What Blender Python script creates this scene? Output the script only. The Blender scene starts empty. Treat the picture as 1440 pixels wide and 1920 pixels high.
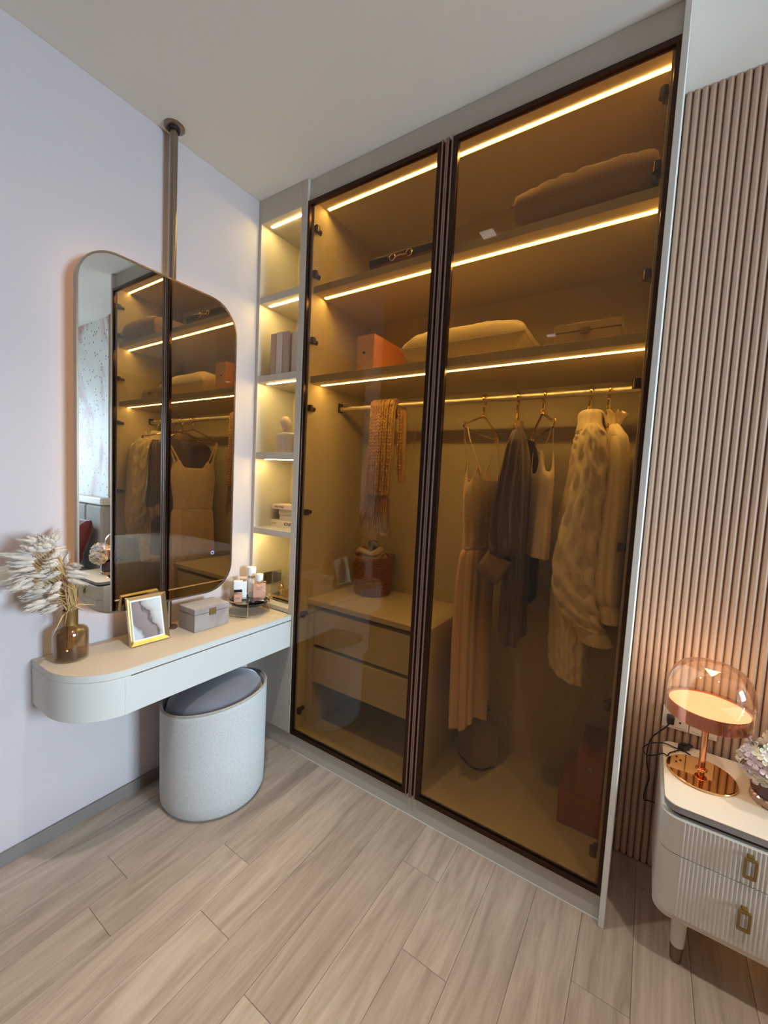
import bpy, bmesh, math, random
from math import sin, cos, pi, radians, sqrt
from mathutils import Vector, Matrix, noise
random.seed(11)
sc = bpy.context.scene
col = sc.collection

# ------------------------------------------------------------------ camera
cam_data = bpy.data.cameras.new('camera')
cam = bpy.data.objects.new('camera', cam_data)
col.objects.link(cam)
sc.camera = cam
CYAW, CPITCH, CROLL, FPX = 0.5752, -0.0723, 0.0505, 767.96
_f = Vector((-sin(CYAW) * cos(CPITCH), cos(CYAW) * cos(CPITCH), sin(CPITCH)))
_r = Vector((cos(CYAW), sin(CYAW), 0))
_u = _r.cross(_f)
_r2 = cos(CROLL) * _r + sin(CROLL) * _u
_u2 = -sin(CROLL) * _r + cos(CROLL) * _u
_m = Matrix((_r2, _u2, -_f)).transposed().to_4x4()
_m.translation = Vector((1.6669, -1.3516, 1.3047))
cam.matrix_world = _m
cam_data.sensor_fit = 'VERTICAL'
cam_data.sensor_height = 24.0
cam_data.lens = 24.0 * FPX / 1920.0
cam_data.clip_start = 0.02

# ------------------------------------------------------------------ exposure, world, daylight
sc.view_settings.view_transform = 'Standard'
sc.view_settings.look = 'None'
sc.view_settings.gamma = 1.0
sc.view_settings.use_curve_mapping = False
sc.view_settings.exposure = 0.0
world = bpy.data.worlds.new('world')
sc.world = world
world.use_nodes = True
world.node_tree.nodes['Background'].inputs[0].default_value = (0.55, 0.75, 1.0, 1)
world.node_tree.nodes['Background'].inputs[1].default_value = 1.0


def area_lamp(name, loc, target, sx, sy, power, color, spread=180):
    d = bpy.data.lights.new(name, 'AREA')
    d.shape = 'RECTANGLE'
    d.size, d.size_y = sx, sy
    d.energy = power
    d.color = color
    d.spread = radians(spread)
    o = bpy.data.objects.new(name, d)
    col.objects.link(o)
    o.location = loc
    o.rotation_euler = (Vector(target) - Vector(loc)).to_track_quat('-Z', 'Y').to_euler()
    return o


DAY = area_lamp('window_daylight', (6.6, -0.38, 1.72), (0.0, -0.55, 0.70), 1.3, 1.6, 560.0, (0.60, 0.79, 1.0))
LED_WARM = (1.0, 0.74, 0.25)
LED_POWER = 92.0
SPOT_POWER = 4.9
SPOT_COLOR = (1.0, 0.95, 0.88)

# ------------------------------------------------------------------ materials


def lin(c):
    return tuple(((v / 255.0) / 12.92 if v / 255.0 <= 0.04045 else ((v / 255.0 + 0.055) / 1.055) ** 2.4) for v in c) + (1.0,)


MATS = {}


def base_mat(name):
    m = bpy.data.materials.new(name)
    m.use_nodes = True
    nt = m.node_tree
    b = nt.nodes['Principled BSDF']
    MATS[name] = m
    return m, nt, b


def mat(name, rgb, rough=0.5, metal=0.0, var=0.0, vscale=8.0, bump=0.0, bscale=200.0, sheen=0.0, stretch=(1, 1, 1), spec=0.5, coat=0.0):
    m, nt, b = base_mat(name)
    c = lin(rgb)
    b.inputs['Base Color'].default_value = c
    b.inputs['Roughness'].default_value = rough
    b.inputs['Metallic'].default_value = metal
    b.inputs['Specular IOR Level'].default_value = spec
    if sheen:
        b.inputs['Sheen Weight'].default_value = sheen
        b.inputs['Sheen Roughness'].default_value = 0.4
    if coat:
        b.inputs['Coat Weight'].default_value = coat
        b.inputs['Coat Roughness'].default_value = 0.08
    if var or bump:
        tc = nt.nodes.new('ShaderNodeTexCoord')
        mp = nt.nodes.new('ShaderNodeMapping')
        mp.inputs['Scale'].default_value = stretch
        nt.links.new(tc.outputs['Object'], mp.inputs['Vector'])
    if var:
        n = nt.nodes.new('ShaderNodeTexNoise')
        n.inputs['Scale'].default_value = vscale
        n.inputs['Detail'].default_value = 5
        nt.links.new(mp.outputs[0], n.inputs['Vector'])
        r = nt.nodes.new('ShaderNodeValToRGB')
        r.color_ramp.elements[0].position = 0.3
        r.color_ramp.elements[1].position = 0.7
        r.color_ramp.elements[0].color = tuple(v * (1 - var) for v in c[:3]) + (1,)
        r.color_ramp.elements[1].color = tuple(min(1, v * (1 + var)) for v in c[:3]) + (1,)
        nt.links.new(n.outputs['Fac'], r.inputs[0])
        nt.links.new(r.outputs[0], b.inputs['Base Color'])
    if bump:
        n2 = nt.nodes.new('ShaderNodeTexNoise')
        n2.inputs['Scale'].default_value = bscale
        n2.inputs['Detail'].default_value = 3
        nt.links.new(mp.outputs[0], n2.inputs['Vector'])
        bp = nt.nodes.new('ShaderNodeBump')
        bp.inputs['Strength'].default_value = bump
        bp.inputs['Distance'].default_value = 0.002
        nt.links.new(n2.outputs['Fac'], bp.inputs['Height'])
        nt.links.new(bp.outputs[0], b.inputs['Normal'])
    return m


def thin_glass(name, tint, refl=1.0, add=0.0, rough=0.0, gloss=(1, 1, 1)):
    """Clear or tinted pane: light passes straight, Fresnel reflection on both faces."""
    m = bpy.data.materials.new(name)
    m.use_nodes = True
    nt = m.node_tree
    for n in list(nt.nodes):
        nt.nodes.remove(n)
    out = nt.nodes.new('ShaderNodeOutputMaterial')
    tr = nt.nodes.new('ShaderNodeBsdfTransparent')
    tr.inputs[0].default_value = tuple(tint) + (1,)
    gl = nt.nodes.new('ShaderNodeBsdfGlossy')
    gl.inputs['Color'].default_value = tuple(gloss) + (1,)
    gl.inputs['Roughness'].default_value = rough
    geo = nt.nodes.new('ShaderNodeNewGeometry')
    mx = nt.nodes.new('ShaderNodeMix')
    mx.inputs[2].default_value = 1.5
    mx.inputs[3].default_value = 1 / 1.5
    nt.links.new(geo.outputs['Backfacing'], mx.inputs[0])
    fr = nt.nodes.new('ShaderNodeFresnel')
    nt.links.new(mx.outputs[0], fr.inputs['IOR'])
    ma = nt.nodes.new('ShaderNodeMath')
    ma.operation = 'MULTIPLY_ADD'
    ma.use_clamp = True
    ma.inputs[1].default_value = refl
    ma.inputs[2].default_value = add
    nt.links.new(fr.outputs[0], ma.inputs[0])
    ms = nt.nodes.new('ShaderNodeMixShader')
    nt.links.new(ma.outputs[0], ms.inputs[0])
    nt.links.new(tr.outputs[0], ms.inputs[1])
    nt.links.new(gl.outputs[0], ms.inputs[2])
    nt.links.new(ms.outputs[0], out.inputs[0])
    MATS[name] = m
    return m


def glow(name, rgb, strength):
    m = bpy.data.materials.new(name)
    m.use_nodes = True
    nt = m.node_tree
    for n in list(nt.nodes):
        nt.nodes.remove(n)
    out = nt.nodes.new('ShaderNodeOutputMaterial')
    e = nt.nodes.new('ShaderNodeEmission')
    e.inputs[0].default_value = tuple(rgb) + (1,)
    e.inputs[1].default_value = strength
    nt.links.new(e.outputs[0], out.inputs[0])
    MATS[name] = m
    return m


def wood_floor():
    m, nt, b = base_mat('floor_wood')
    tc = nt.nodes.new('ShaderNodeTexCoord')
    oi = nt.nodes.new('ShaderNodeObjectInfo')
    mul = nt.nodes.new('ShaderNodeVectorMath')
    mul.operation = 'SCALE'
    mul.inputs[0].default_value = (3.1, 7.7, 1.3)
    nt.links.new(oi.outputs['Random'], mul.inputs['Scale'])
    add = nt.nodes.new('ShaderNodeVectorMath')
    nt.links.new(tc.outputs['Object'], add.inputs[0])
    nt.links.new(mul.outputs[0], add.inputs[1])
    mp = nt.nodes.new('ShaderNodeMapping')
    mp.inputs['Scale'].default_value = (15, 1.5, 1)
    nt.links.new(add.outputs[0], mp.inputs['Vector'])
    n1 = nt.nodes.new('ShaderNodeTexNoise')
    n1.inputs['Scale'].default_value = 1.0
    n1.inputs['Detail'].default_value = 7
    n1.inputs['Roughness'].default_value = 0.62
    n1.inputs['Distortion'].default_value = 1.6
    nt.links.new(mp.outputs[0], n1.inputs['Vector'])
    mp2 = nt.nodes.new('ShaderNodeMapping')
    mp2.inputs['Scale'].default_value = (110, 10, 1)
    nt.links.new(add.outputs[0], mp2.inputs['Vector'])
    n2 = nt.nodes.new('ShaderNodeTexNoise')
    n2.inputs['Scale'].default_value = 1.0
    n2.inputs['Detail'].default_value = 4
    nt.links.new(mp2.outputs[0], n2.inputs['Vector'])
    r = nt.nodes.new('ShaderNodeValToRGB')
    e = r.color_ramp.elements
    e[0].position, e[0].color = 0.28, lin((152, 133, 118))
    e[1].position, e[1].color = 0.74, lin((198, 178, 160))
    k = r.color_ramp.elements.new(0.5)
    k.color = lin((178, 159, 141))
    nt.links.new(n1.outputs['Fac'], r.inputs[0])
    mix = nt.nodes.new('ShaderNodeMix')
    mix.data_type = 'RGBA'
    mix.blend_type = 'MULTIPLY'
    mix.inputs[0].default_value = 0.22
    r2 = nt.nodes.new('ShaderNodeValToRGB')
    r2.color_ramp.elements[0].position = 0.33
    r2.color_ramp.elements[0].color = (0.62, 0.6, 0.58, 1)
    r2.color_ramp.elements[1].position = 0.6
    nt.links.new(n2.outputs['Fac'], r2.inputs[0])
    nt.links.new(r.outputs[0], mix.inputs[6])
    nt.links.new(r2.outputs[0], mix.inputs[7])
    hs = nt.nodes.new('ShaderNodeHueSaturation')
    mr = nt.nodes.new('ShaderNodeMapRange')
    mr.inputs[3].default_value = 0.88
    mr.inputs[4].default_value = 1.06
    nt.links.new(oi.outputs['Random'], mr.inputs[0])
    nt.links.new(mr.outputs[0], hs.inputs['Value'])
    nt.links.new(mix.outputs[2], hs.inputs['Color'])
    nt.links.new(hs.outputs[0], b.inputs['Base Color'])
    b.inputs['Roughness'].default_value = 0.42
    b.inputs['Specular IOR Level'].default_value = 0.35
    bp = nt.nodes.new('ShaderNodeBump')
    bp.inputs['Strength'].default_value = 0.12
    bp.inputs['Distance'].default_value = 0.002
    nt.links.new(n2.outputs['Fac'], bp.inputs['Height'])
    nt.links.new(bp.outputs[0], b.inputs['Normal'])
    return m


def weave(name, rgb, scale=260.0, rough=0.9, strength=0.6, dark=0.75):
    m, nt, b = base_mat(name)
    tc = nt.nodes.new('ShaderNodeTexCoord')
    mp = nt.nodes.new('ShaderNodeMapping')
    mp.inputs['Scale'].default_value = (scale, scale, scale)
    nt.links.new(tc.outputs['Object'], mp.inputs['Vector'])
    n = nt.nodes.new('ShaderNodeTexNoise')
    n.inputs['Scale'].default_value = 1.0
    n.inputs['Detail'].default_value = 2
    nt.links.new(mp.outputs[0], n.inputs['Vector'])
    r = nt.nodes.new('ShaderNodeValToRGB')
    c = lin(rgb)
    r.color_ramp.elements[0].position = 0.35
    r.color_ramp.elements[1].position = 0.62
    r.color_ramp.elements[0].color = tuple(v * dark for v in c[:3]) + (1,)
    r.color_ramp.elements[1].color = c
    nt.links.new(n.outputs['Fac'], r.inputs[0])
    nt.links.new(r.outputs[0], b.inputs['Base Color'])
    b.inputs['Roughness'].default_value = rough
    b.inputs['Specular IOR Level'].default_value = 0.2
    bp = nt.nodes.new('ShaderNodeBump')
    bp.inputs['Strength'].default_value = strength
    bp.inputs['Distance'].default_value = 0.002
    nt.links.new(n.outputs['Fac'], bp.inputs['Height'])
    nt.links.new(bp.outputs[0], b.inputs['Normal'])
    return m


def marble_art(name, stops, scale, distort, stretch=(1, 1, 1), specks=False):
    """Flat abstract print: flowing veins from a distorted noise."""
    m, nt, b = base_mat(name)
    tc = nt.nodes.new('ShaderNodeTexCoord')
    mp = nt.nodes.new('ShaderNodeMapping')
    mp.inputs['Scale'].default_value = stretch
    nt.links.new(tc.outputs['Object'], mp.inputs['Vector'])
    n = nt.nodes.new('ShaderNodeTexNoise')
    n.inputs['Scale'].default_value = scale
    n.inputs['Detail'].default_value = 4
    n.inputs['Distortion'].default_value = distort
    nt.links.new(mp.outputs[0], n.inputs['Vector'])
    r = nt.nodes.new('ShaderNodeValToRGB')
    while len(r.color_ramp.elements) < len(stops):
        r.color_ramp.elements.new(0.5)
    for el, (p, c) in zip(r.color_ramp.elements, stops):
        el.position = p
        el.color = lin(c)
    nt.links.new(n.outputs['Fac'], r.inputs[0])
    last = r.outputs[0]
    if specks:
        v = nt.nodes.new('ShaderNodeTexVoronoi')
        v.inputs['Scale'].default_value = 24
        nt.links.new(tc.outputs['Object'], v.inputs['Vector'])
        cr = nt.nodes.new('ShaderNodeValToRGB')
        cr.color_ramp.elements[0].position = 0.16
        cr.color_ramp.elements[0].color = (1, 1, 1, 1)
        cr.color_ramp.elements[1].position = 0.22
        cr.color_ramp.elements[1].color = (0, 0, 0, 1)
        nt.links.new(v.outputs['Distance'], cr.inputs[0])
        n3 = nt.nodes.new('ShaderNodeTexNoise')
        n3.inputs['Scale'].default_value = 1.3
        nt.links.new(tc.outputs['Object'], n3.inputs['Vector'])
        c3 = nt.nodes.new('ShaderNodeValToRGB')
        c3.color_ramp.elements[0].position = 0.47
        c3.color_ramp.elements[1].position = 0.5
        nt.links.new(n3.outputs['Fac'], c3.inputs[0])
        mm = nt.nodes.new('ShaderNodeMath')
        mm.operation = 'MULTIPLY'
        nt.links.new(cr.outputs[0], mm.inputs[0])
        nt.links.new(c3.outputs[0], mm.inputs[1])
        mx = nt.nodes.new('ShaderNodeMix')
        mx.data_type = 'RGBA'
        nt.links.new(mm.outputs[0], mx.inputs[0])
        nt.links.new(last, mx.inputs[6])
        mx.inputs[7].default_value = lin((92, 88, 88))
        last = mx.outputs[2]
    nt.links.new(last, b.inputs['Base Color'])
    b.inputs['Roughness'].default_value = 0.6
    return m


M = MATS
mat('wall_paint', (194, 184, 184), 0.75, bump=0.08, bscale=420, spec=0.25)
mat('ceiling_paint', (232, 228, 220), 0.8, spec=0.2)
mat('dark_wall', (96, 80, 66), 0.6, var=0.15, vscale=3, stretch=(6, 6, 0.5))
wood_floor()
mat('baseboard_grey', (126, 116, 110), 0.5, var=0.08, vscale=6, stretch=(4, 1, 30))
mat('floor_base', (70, 60, 52), 0.9)
mat('laminate', (206, 192, 166), 0.55, bump=0.05, bscale=300, spec=0.3, var=0.03, vscale=30)
mat('panel_grey', (196, 188, 176), 0.5, spec=0.35, bump=0.04, bscale=260)
mat('panel_white', (226, 222, 214), 0.45, spec=0.4)
mat('vanity_top', (206, 188, 166), 0.5, spec=0.35, bump=0.04, bscale=350)
mat('vanity_body', (206, 204, 198), 0.45, spec=0.4)
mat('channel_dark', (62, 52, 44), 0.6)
mat('bronze_dark', (64, 44, 34), 0.28, 0.85)
mat('bronze_pink', (158, 128, 116), 0.3, 0.75)
mat('pole_metal', (150, 134, 116), 0.3, 1.0, bump=0.03, bscale=500, stretch=(1, 1, 0.02))
mat('chrome', (216, 208, 194), 0.42, 1.0)
mat('hinge_metal', (92, 74, 56), 0.3, 0.9)
mat('gold', (234, 202, 136), 0.18, 1.0)
mat('gold_pale', (226, 206, 164), 0.25, 1.0)
mat('gold_satin', (206, 168, 104), 0.35, 1.0)
mat('gold_old', (150, 124, 78), 0.45, 0.9)
mat('rose_gold', (232, 160, 118), 0.14, 1.0)
mat('copper', (188, 114, 88), 0.14, 1.0)
mat('rose_gold_mirror', (244, 190, 120), 0.05, 1.0)
mat('mirror_silver', (232, 236, 234), 0.0, 1.0)
mat('slat_paint', (192, 161, 138), 0.6, bump=0.05, bscale=260, spec=0.3)
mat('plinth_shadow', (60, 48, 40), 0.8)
mat('cream_lacquer', (226, 215, 202), 0.38, spec=0.45)
mat('table_cream', (232, 212, 186), 0.38, spec=0.45)
mat('cream_fluted', (204, 194, 180), 0.5, spec=0.35)
mat('taupe_edge', (150, 140, 138), 0.5)
mat('tip_metal', (136, 110, 90), 0.35, 0.7)
weave('stool_weave', (212, 211, 208), 620, 0.9, 0.55, 0.66)
weave('stool_piping', (176, 168, 158), 300, 0.9, 0.5)
mat('velvet_blue', (104, 106, 118), 0.75, var=0.2, vscale=7, bump=0.15, bscale=250, sheen=0.7)
mat('rubber_dark', (36, 33, 31), 0.6)
mat('black_plastic', (26, 24, 23), 0.4)
mat('black_gloss', (14, 13, 13), 0.12, coat=0.4)
mat('black_mat', (22, 20, 20), 0.75)
mat('socket_white', (226, 214, 200), 0.35)
mat('socket_dark', (66, 58, 48), 0.35)
mat('slot_dark', (40, 30, 26), 0.6)
thin_glass('door_glass', (0.79, 0.69, 0.53), 0.7, 0.0)
thin_glass('amber_glass', (0.80, 0.70, 0.54), 1.5, 0.015)
thin_glass('lamp_glass', (0.97, 0.86, 0.76), 2.0, 0.045, 0.0, (1.0, 0.88, 0.8))
thin_glass('perfume_glass', (0.97, 0.88, 0.82), 1.2, 0.02)
thin_glass('clear_glass', (0.96, 0.97, 0.95), 1.2, 0.0)
mat('perfume_liquid', (236, 190, 170), 0.2)
mat('perfume_white', (236, 236, 234), 0.3)
mat('print_grey', (130, 128, 126), 0.6)
mat('ink_black', (24, 22, 21), 0.6)
mat('paper_cream', (226, 210, 186), 0.7)
mat('paper_pink', (214, 190, 178), 0.7)
mat('book_taupe', (180, 156, 138), 0.7)
mat('book_pale', (208, 192, 176), 0.7)
mat('ceramic_beige', (206, 184, 160), 0.7, bump=0.05, bscale=120)
mat('linen_box', (200, 184, 158), 0.85, bump=0.2, bscale=350)
mat('suede_grey', (152, 140, 134), 0.8, var=0.18, vscale=16, bump=0.15, bscale=180, sheen=0.3)
mat('suede_brown', (166, 142, 110), 0.85, var=0.12, vscale=14, bump=0.15, bscale=160, sheen=0.3)
mat('orange_card', (238, 150, 48), 0.6)
mat('orange_pale', (240, 186, 120), 0.6)
mat('rust_card', (150, 74, 34), 0.7)
mat('cushion_taupe', (178, 146, 120), 0.9, bump=0.25, bscale=300, sheen=0.2)
mat('cushion_cream', (224, 204, 166), 0.9, bump=0.25, bscale=300, sheen=0.2)
mat('leather_brown', (120, 78, 46), 0.45, var=0.1, vscale=20)
mat('leather_dark', (44, 30, 22), 0.4)
mat('knit_camel', (186, 144, 84), 0.95, bump=0.4, bscale=420, sheen=0.3, var=0.12, vscale=40)
mat('fringe_camel', (166, 126, 90), 0.95, sheen=0.3)
weave('wicker', (176, 118, 62), 150, 0.8, 1.0, 0.5)
mat('cloth_cream', (224, 206, 170), 0.9, bump=0.2, bscale=250)
mat('yarn_grey', (140, 124, 104), 0.95, bump=0.4, bscale=200)
mat('dress_cream', (240, 208, 170), 0.85, bump=0.25, bscale=500, stretch=(1, 1, 0.08), sheen=0.2)
mat('lace_cream', (242, 214, 176), 0.9, bump=0.9, bscale=160, var=0.12, vscale=70)
mat('satin_brown', (92, 74, 70), 0.32, sheen=0.2, spec=0.6)
mat('satin_shaded', (24, 18, 17), 0.6)  # shaded copy of the brown satin
mat('satin_cuff', (150, 124, 102), 0.4)
mat('cami_cream', (244, 224, 194), 0.6, bump=0.15, bscale=400, sheen=0.2)
mat('wool_cream', (244, 226, 192), 0.95, bump=0.6, bscale=300, sheen=0.5, var=0.08, vscale=60)
mat('blouse_cream', (244, 226, 184), 0.8, bump=0.2, bscale=450, stretch=(1, 1, 0.1), sheen=0.2)
mat('canvas_grey', (150, 136, 108), 0.9, bump=0.25, bscale=300)
mat('cord_dark', (70, 56, 40), 0.8)
mat('plume_cream', (222, 204, 186), 0.95, var=0.08, vscale=60, bump=0.5, bscale=350, sheen=0.5)
mat('straw', (200, 166, 110), 0.8)
mat('straw_rose', (190, 140, 122), 0.85)
mat('vase_plum', (72, 34, 44), 0.25, coat=0.5)
mat('crystal', (190, 160, 140), 0.15, 0.4)
mat('petal_cream', (238, 226, 196), 0.75, var=0.1, vscale=30)
mat('petal_pink', (232, 206, 204), 0.75, var=0.1, vscale=30)
mat('petal_lilac', (204, 198, 226), 0.75, var=0.12, vscale=30)
mat('petal_green', (206, 214, 176), 0.75)
mat('leaf_green', (92, 104, 60), 0.6)
mat('headboard_fabric', (176, 172, 168), 0.85, bump=0.2, bscale=260)
mat('duvet', (196, 188, 184), 0.9, bump=0.2, bscale=120)
mat('red_velvet', (118, 44, 40), 0.7, var=0.2, vscale=9, sheen=0.5)
mat('grey_velvet', (120, 104, 96), 0.8, var=0.2, vscale=9, sheen=0.4)


def photo_print():
    m, nt, b = base_mat('photo_art')
    tc = nt.nodes.new('ShaderNodeTexCoord')
    sx = nt.nodes.new('ShaderNodeSeparateXYZ')
    nt.links.new(tc.outputs['Object'], sx.inputs[0])
    n = nt.nodes.new('ShaderNodeTexNoise')
    n.inputs['Scale'].default_value = 24
    n.inputs['Detail'].default_value = 6
    nt.links.new(tc.outputs['Object'], n.inputs['Vector'])

    def math_(op, a, v):
        q = nt.nodes.new('ShaderNodeMath')
        q.operation = op
        nt.links.new(a, q.inputs[0])
        if hasattr(v, 'links'):
            nt.links.new(v, q.inputs[1])
        else:
            q.inputs[1].default_value = v
        return q.outputs[0]
    f = math_('ADD', math_('MULTIPLY', sx.outputs['Y'], 8.0), 0.50)
    f = math_('ADD', f, math_('MULTIPLY', math_('SUBTRACT', sx.outputs['Z'], 0.09), 3.4))
    f = math_('ADD', f, math_('MULTIPLY', math_('SUBTRACT', n.outputs['Fac'], 0.5), 0.42))
    r = nt.nodes.new('ShaderNodeValToRGB')
    st_ = [(0.02, (176, 178, 182)), (0.12, (112, 94, 94)), (0.50, (134, 112, 106)), (0.565, (58, 42, 50)), (0.61, (150, 132, 122)), (0.74, (184, 178, 170)), (0.95, (192, 196, 194))]
    while len(r.color_ramp.elements) < len(st_):
        r.color_ramp.elements.new(0.5)
    for el, (p, c) in zip(r.color_ramp.elements, st_):
        el.position, el.color = p, lin(c)
    nt.links.new(f, r.inputs[0])
    nt.links.new(r.outputs[0], b.inputs['Base Color'])
    b.inputs['Roughness'].default_value = 0.5


photo_print()
marble_art('mural_art', [(0.30, (190, 84, 76)), (0.42, (232, 226, 222)), (0.50, (236, 234, 230)), (0.56, (206, 160, 156)), (0.62, (236, 234, 230)), (0.72, (196, 120, 112))], 0.9, 2.2, (1, 1, 0.7), True)
glow('led_strip_glow', LED_WARM, LED_POWER)
glow('led_wardrobe_glow', LED_WARM, LED_POWER * 0.80)
glow('mirror_led', (1.0, 0.56, 0.26), 7.0)
glow('lamp_disc_glow', (1.0, 0.62, 0.28), 1.45)
glow('added_under_glow', (1.0, 0.70, 0.40), 2.4)  # for the ring added under the drum to brighten sockets and base
glow('downlight_glow', (1.0, 0.97, 0.92), 4.0)
glow('touch_glow', (0.45, 0.5, 1.0), 1.6)
glow('underbed_led', (1.0, 0.55, 0.2), 5.0)

# ------------------------------------------------------------------ mesh helpers


class Thing:
    """An Empty at the base of a thing; its parts are children."""

    def __init__(self, name, loc=(0, 0, 0), rotz=0.0, label=None, cat=None, group=None, kind=None):
        o = bpy.data.objects.new(name, None)
        o.empty_display_size = 0.05
        col.objects.link(o)
        o.location = loc
        o.rotation_euler = (0, 0, rotz)
        self.o = o
        self.inv = (Matrix.Translation(Vector(loc)) @ Matrix.Rotation(rotz, 4, 'Z')).inverted()
        tag(o, label, cat, group, kind)


def tag(o, label=None, cat=None, group=None, kind=None):
    if label:
        o['label'] = label
    if cat:
        o['category'] = cat
    if group:
        o['group'] = group
    if kind:
        o['kind'] = kind
    return o


class MB:
    def __init__(self):
        self.v = []
        self.f = []

    def add(self, vs, fs):
        b = len(self.v)
        self.v += [tuple(v) for v in vs]
        self.f += [tuple(i + b for i in f) for f in fs]
        return self

    def box(self, x0, x1, y0, y1, z0, z1):
        v = [(x0, y0, z0), (x1, y0, z0), (x1, y1, z0), (x0, y1, z0), (x0, y0, z1), (x1, y0, z1), (x1, y1, z1), (x0, y1, z1)]
        return self.add(v, [(0, 3, 2, 1), (4, 5, 6, 7), (0, 1, 5, 4), (1, 2, 6, 5), (2, 3, 7, 6), (3, 0, 4, 7)])

    def prism(self, poly, a, b, axis='z'):
        n = len(poly)
        mk = {'z': lambda p, w: (p[0], p[1], w), 'x': lambda p, w: (w, p[0], p[1]), 'y': lambda p, w: (p[0], w, p[1])}[axis]
        v = [mk(p, a) for p in poly] + [mk(p, b) for p in poly]
        f = [tuple(range(n))[::-1], tuple(range(n, 2 * n))]
        f += [(i, (i + 1) % n, n + (i + 1) % n, n + i) for i in range(n)]
        return self.add(v, f)

    def lathe(self, prof, c=(0, 0, 0), n=32, sx=1.0, sy=1.0, cap0=False, cap1=False):
        """prof: (r, z) pairs, turned about z through c."""
        v, f = [], []
        for r, z in prof:
            for i in range(n):
                a = 2 * pi * i / n
                v.append((c[0] + r * sx * cos(a), c[1] + r * sy * sin(a), c[2] + z))
        for j in range(len(prof) - 1):
            for i in range(n):
                k = (i + 1) % n
                f.append((j * n + i, j * n + k, (j + 1) * n + k, (j + 1) * n + i))
        if cap0:
            f.append(tuple(range(n))[::-1])
        if cap1:
            f.append(tuple(range((len(prof) - 1) * n, len(prof) * n)))
        return self.add(v, f)

    def tube(self, pts, rad, n=8, close=False, cap=True, flat=1.0, upv=None):
        """pts: polyline, rad: radius or list."""
        P = [Vector(p) for p in pts]
        m = len(P)
        R = rad if isinstance(rad, (list, tuple)) else [rad] * m
        v, f = [], []
        prev = None
        for i in range(m):
            if close:
                d = P[(i + 1) % m] - P[i - 1]
            else:
                d = P[min(i + 1, m - 1)] - P[max(i - 1, 0)]
            if d.length < 1e-9:
                d = Vector((0, 0, 1))
            d.normalize()
            if prev is None:
                a = Vector(upv) if upv else (Vector((0, 0, 1)) if abs(d.z) < 0.9 else Vector((1, 0, 0)))
            else:
                a = prev
            a = a - d * a.dot(d)
            if a.length < 1e-6:
                a = d.orthogonal()
            a.normalize()
            prev = a
            b = d.cross(a)
            for k in range(n):
                t = 2 * pi * k / n
                v.append(P[i] + (a * cos(t) * R[i] + b * sin(t) * R[i] * flat))
        mm = m if close else m - 1
        for i in range(mm):
            for k in range(n):
                i2, k2 = (i + 1) % m, (k + 1) % n
                f.append((i * n + k, i * n + k2, i2 * n + k2, i2 * n + k))
        if cap and not close:
            f.append(tuple(range(n))[::-1])
            f.append(tuple(range((m - 1) * n, m * n)))
        return self.add(v, f)

    def loft(self, rings, n=40, rows=40, disp=None, cap0=False, cap1=False, e=2.0):
        """rings: (cx, cy, z, rx, ry, rot) top to bottom, smoothly interpolated; disp(theta, t) is added to the radius."""
        k = len(rings)

        def at(t):
            s = t * (k - 1)
            i = min(int(s), k - 2)
            u = s - i
            out = []
            for q in range(6):
                p0, p1, p2, p3 = rings[max(i - 1, 0)][q], rings[i][q], rings[i + 1][q], rings[min(i + 2, k - 1)][q]
                out.append(0.5 * (2 * p1 + (p2 - p0) * u + (2 * p0 - 5 * p1 + 4 * p2 - p3) * u * u + (3 * p1 - p0 - 3 * p2 + p3) * u ** 3))
            return out
        v, f = [], []
        for j in range(rows + 1):
            t = j / rows
            cx, cy, z, rx, ry, rot = at(t)
            for i in range(n):
                a = 2 * pi * i / n
                ca, sa = cos(a), sin(a)
                if e != 2.0:
                    ca = math.copysign(abs(ca) ** (2 / e), ca)
                    sa = math.copysign(abs(sa) ** (2 / e), sa)
                d = disp(a, t) if disp else 0.0
                dz = 0.0
                if isinstance(d, tuple):
                    d, dz = d
                x, y = (rx + d) * ca, (ry + d) * sa
                v.append((cx + x * cos(rot) - y * sin(rot), cy + x * sin(rot) + y * cos(rot), z + dz))
        for j in range(rows):
            for i in range(n):
                i2 = (i + 1) % n
                f.append((j * n + i, (j + 1) * n + i, (j + 1) * n + i2, j * n + i2))
        if cap0:
            f.append(tuple(range(n)))
        if cap1:
            f.append(tuple(range(rows * n, rows * n + n))[::-1])
        return self.add(v, f)

    def build(self, name, m, thing=None, parent=None, local=False, bevel=0.0, smooth=True, sharp=35, solid=0.0, seg=2, label=None, kind=None, sub=0):
        me = bpy.data.meshes.new(name)
        vs = self.v
        if thing is not None and not local:
            inv = thing.inv
            vs = [inv @ Vector(v) for v in vs]
        me.from_pydata([tuple(v) for v in vs], [], self.f)
        me.validate()
        me.update()
        bm = bmesh.new()
        bm.from_mesh(me)
        bmesh.ops.recalc_face_normals(bm, faces=bm.faces)
        bm.to_mesh(me)
        bm.free()
        o = bpy.data.objects.new(name, me)
        col.objects.link(o)
        me.materials.append(M[m] if isinstance(m, str) else m)
        if smooth:
            me.polygons.foreach_set('use_smooth', [True] * len(me.polygons))
            me.set_sharp_from_angle(angle=radians(sharp))
        if bevel:
            b = o.modifiers.new('bevel', 'BEVEL')
            b.width = bevel
            b.segments = seg
            b.limit_method = 'ANGLE'
            b.angle_limit = radians(40)
            b.harden_normals = False
        if solid:
            s = o.modifiers.new('solid', 'SOLIDIFY')
            s.thickness = solid
            s.offset = 0
        if sub:
            s = o.modifiers.new('sub', 'SUBSURF')
            s.levels = s.render_levels = sub
        if parent is not None:
            o.parent = parent
        elif thing is not None:
            o.parent = thing.o
        if label:
            o['label'] = label
        if kind:
            o['kind'] = kind
        return o


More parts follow.
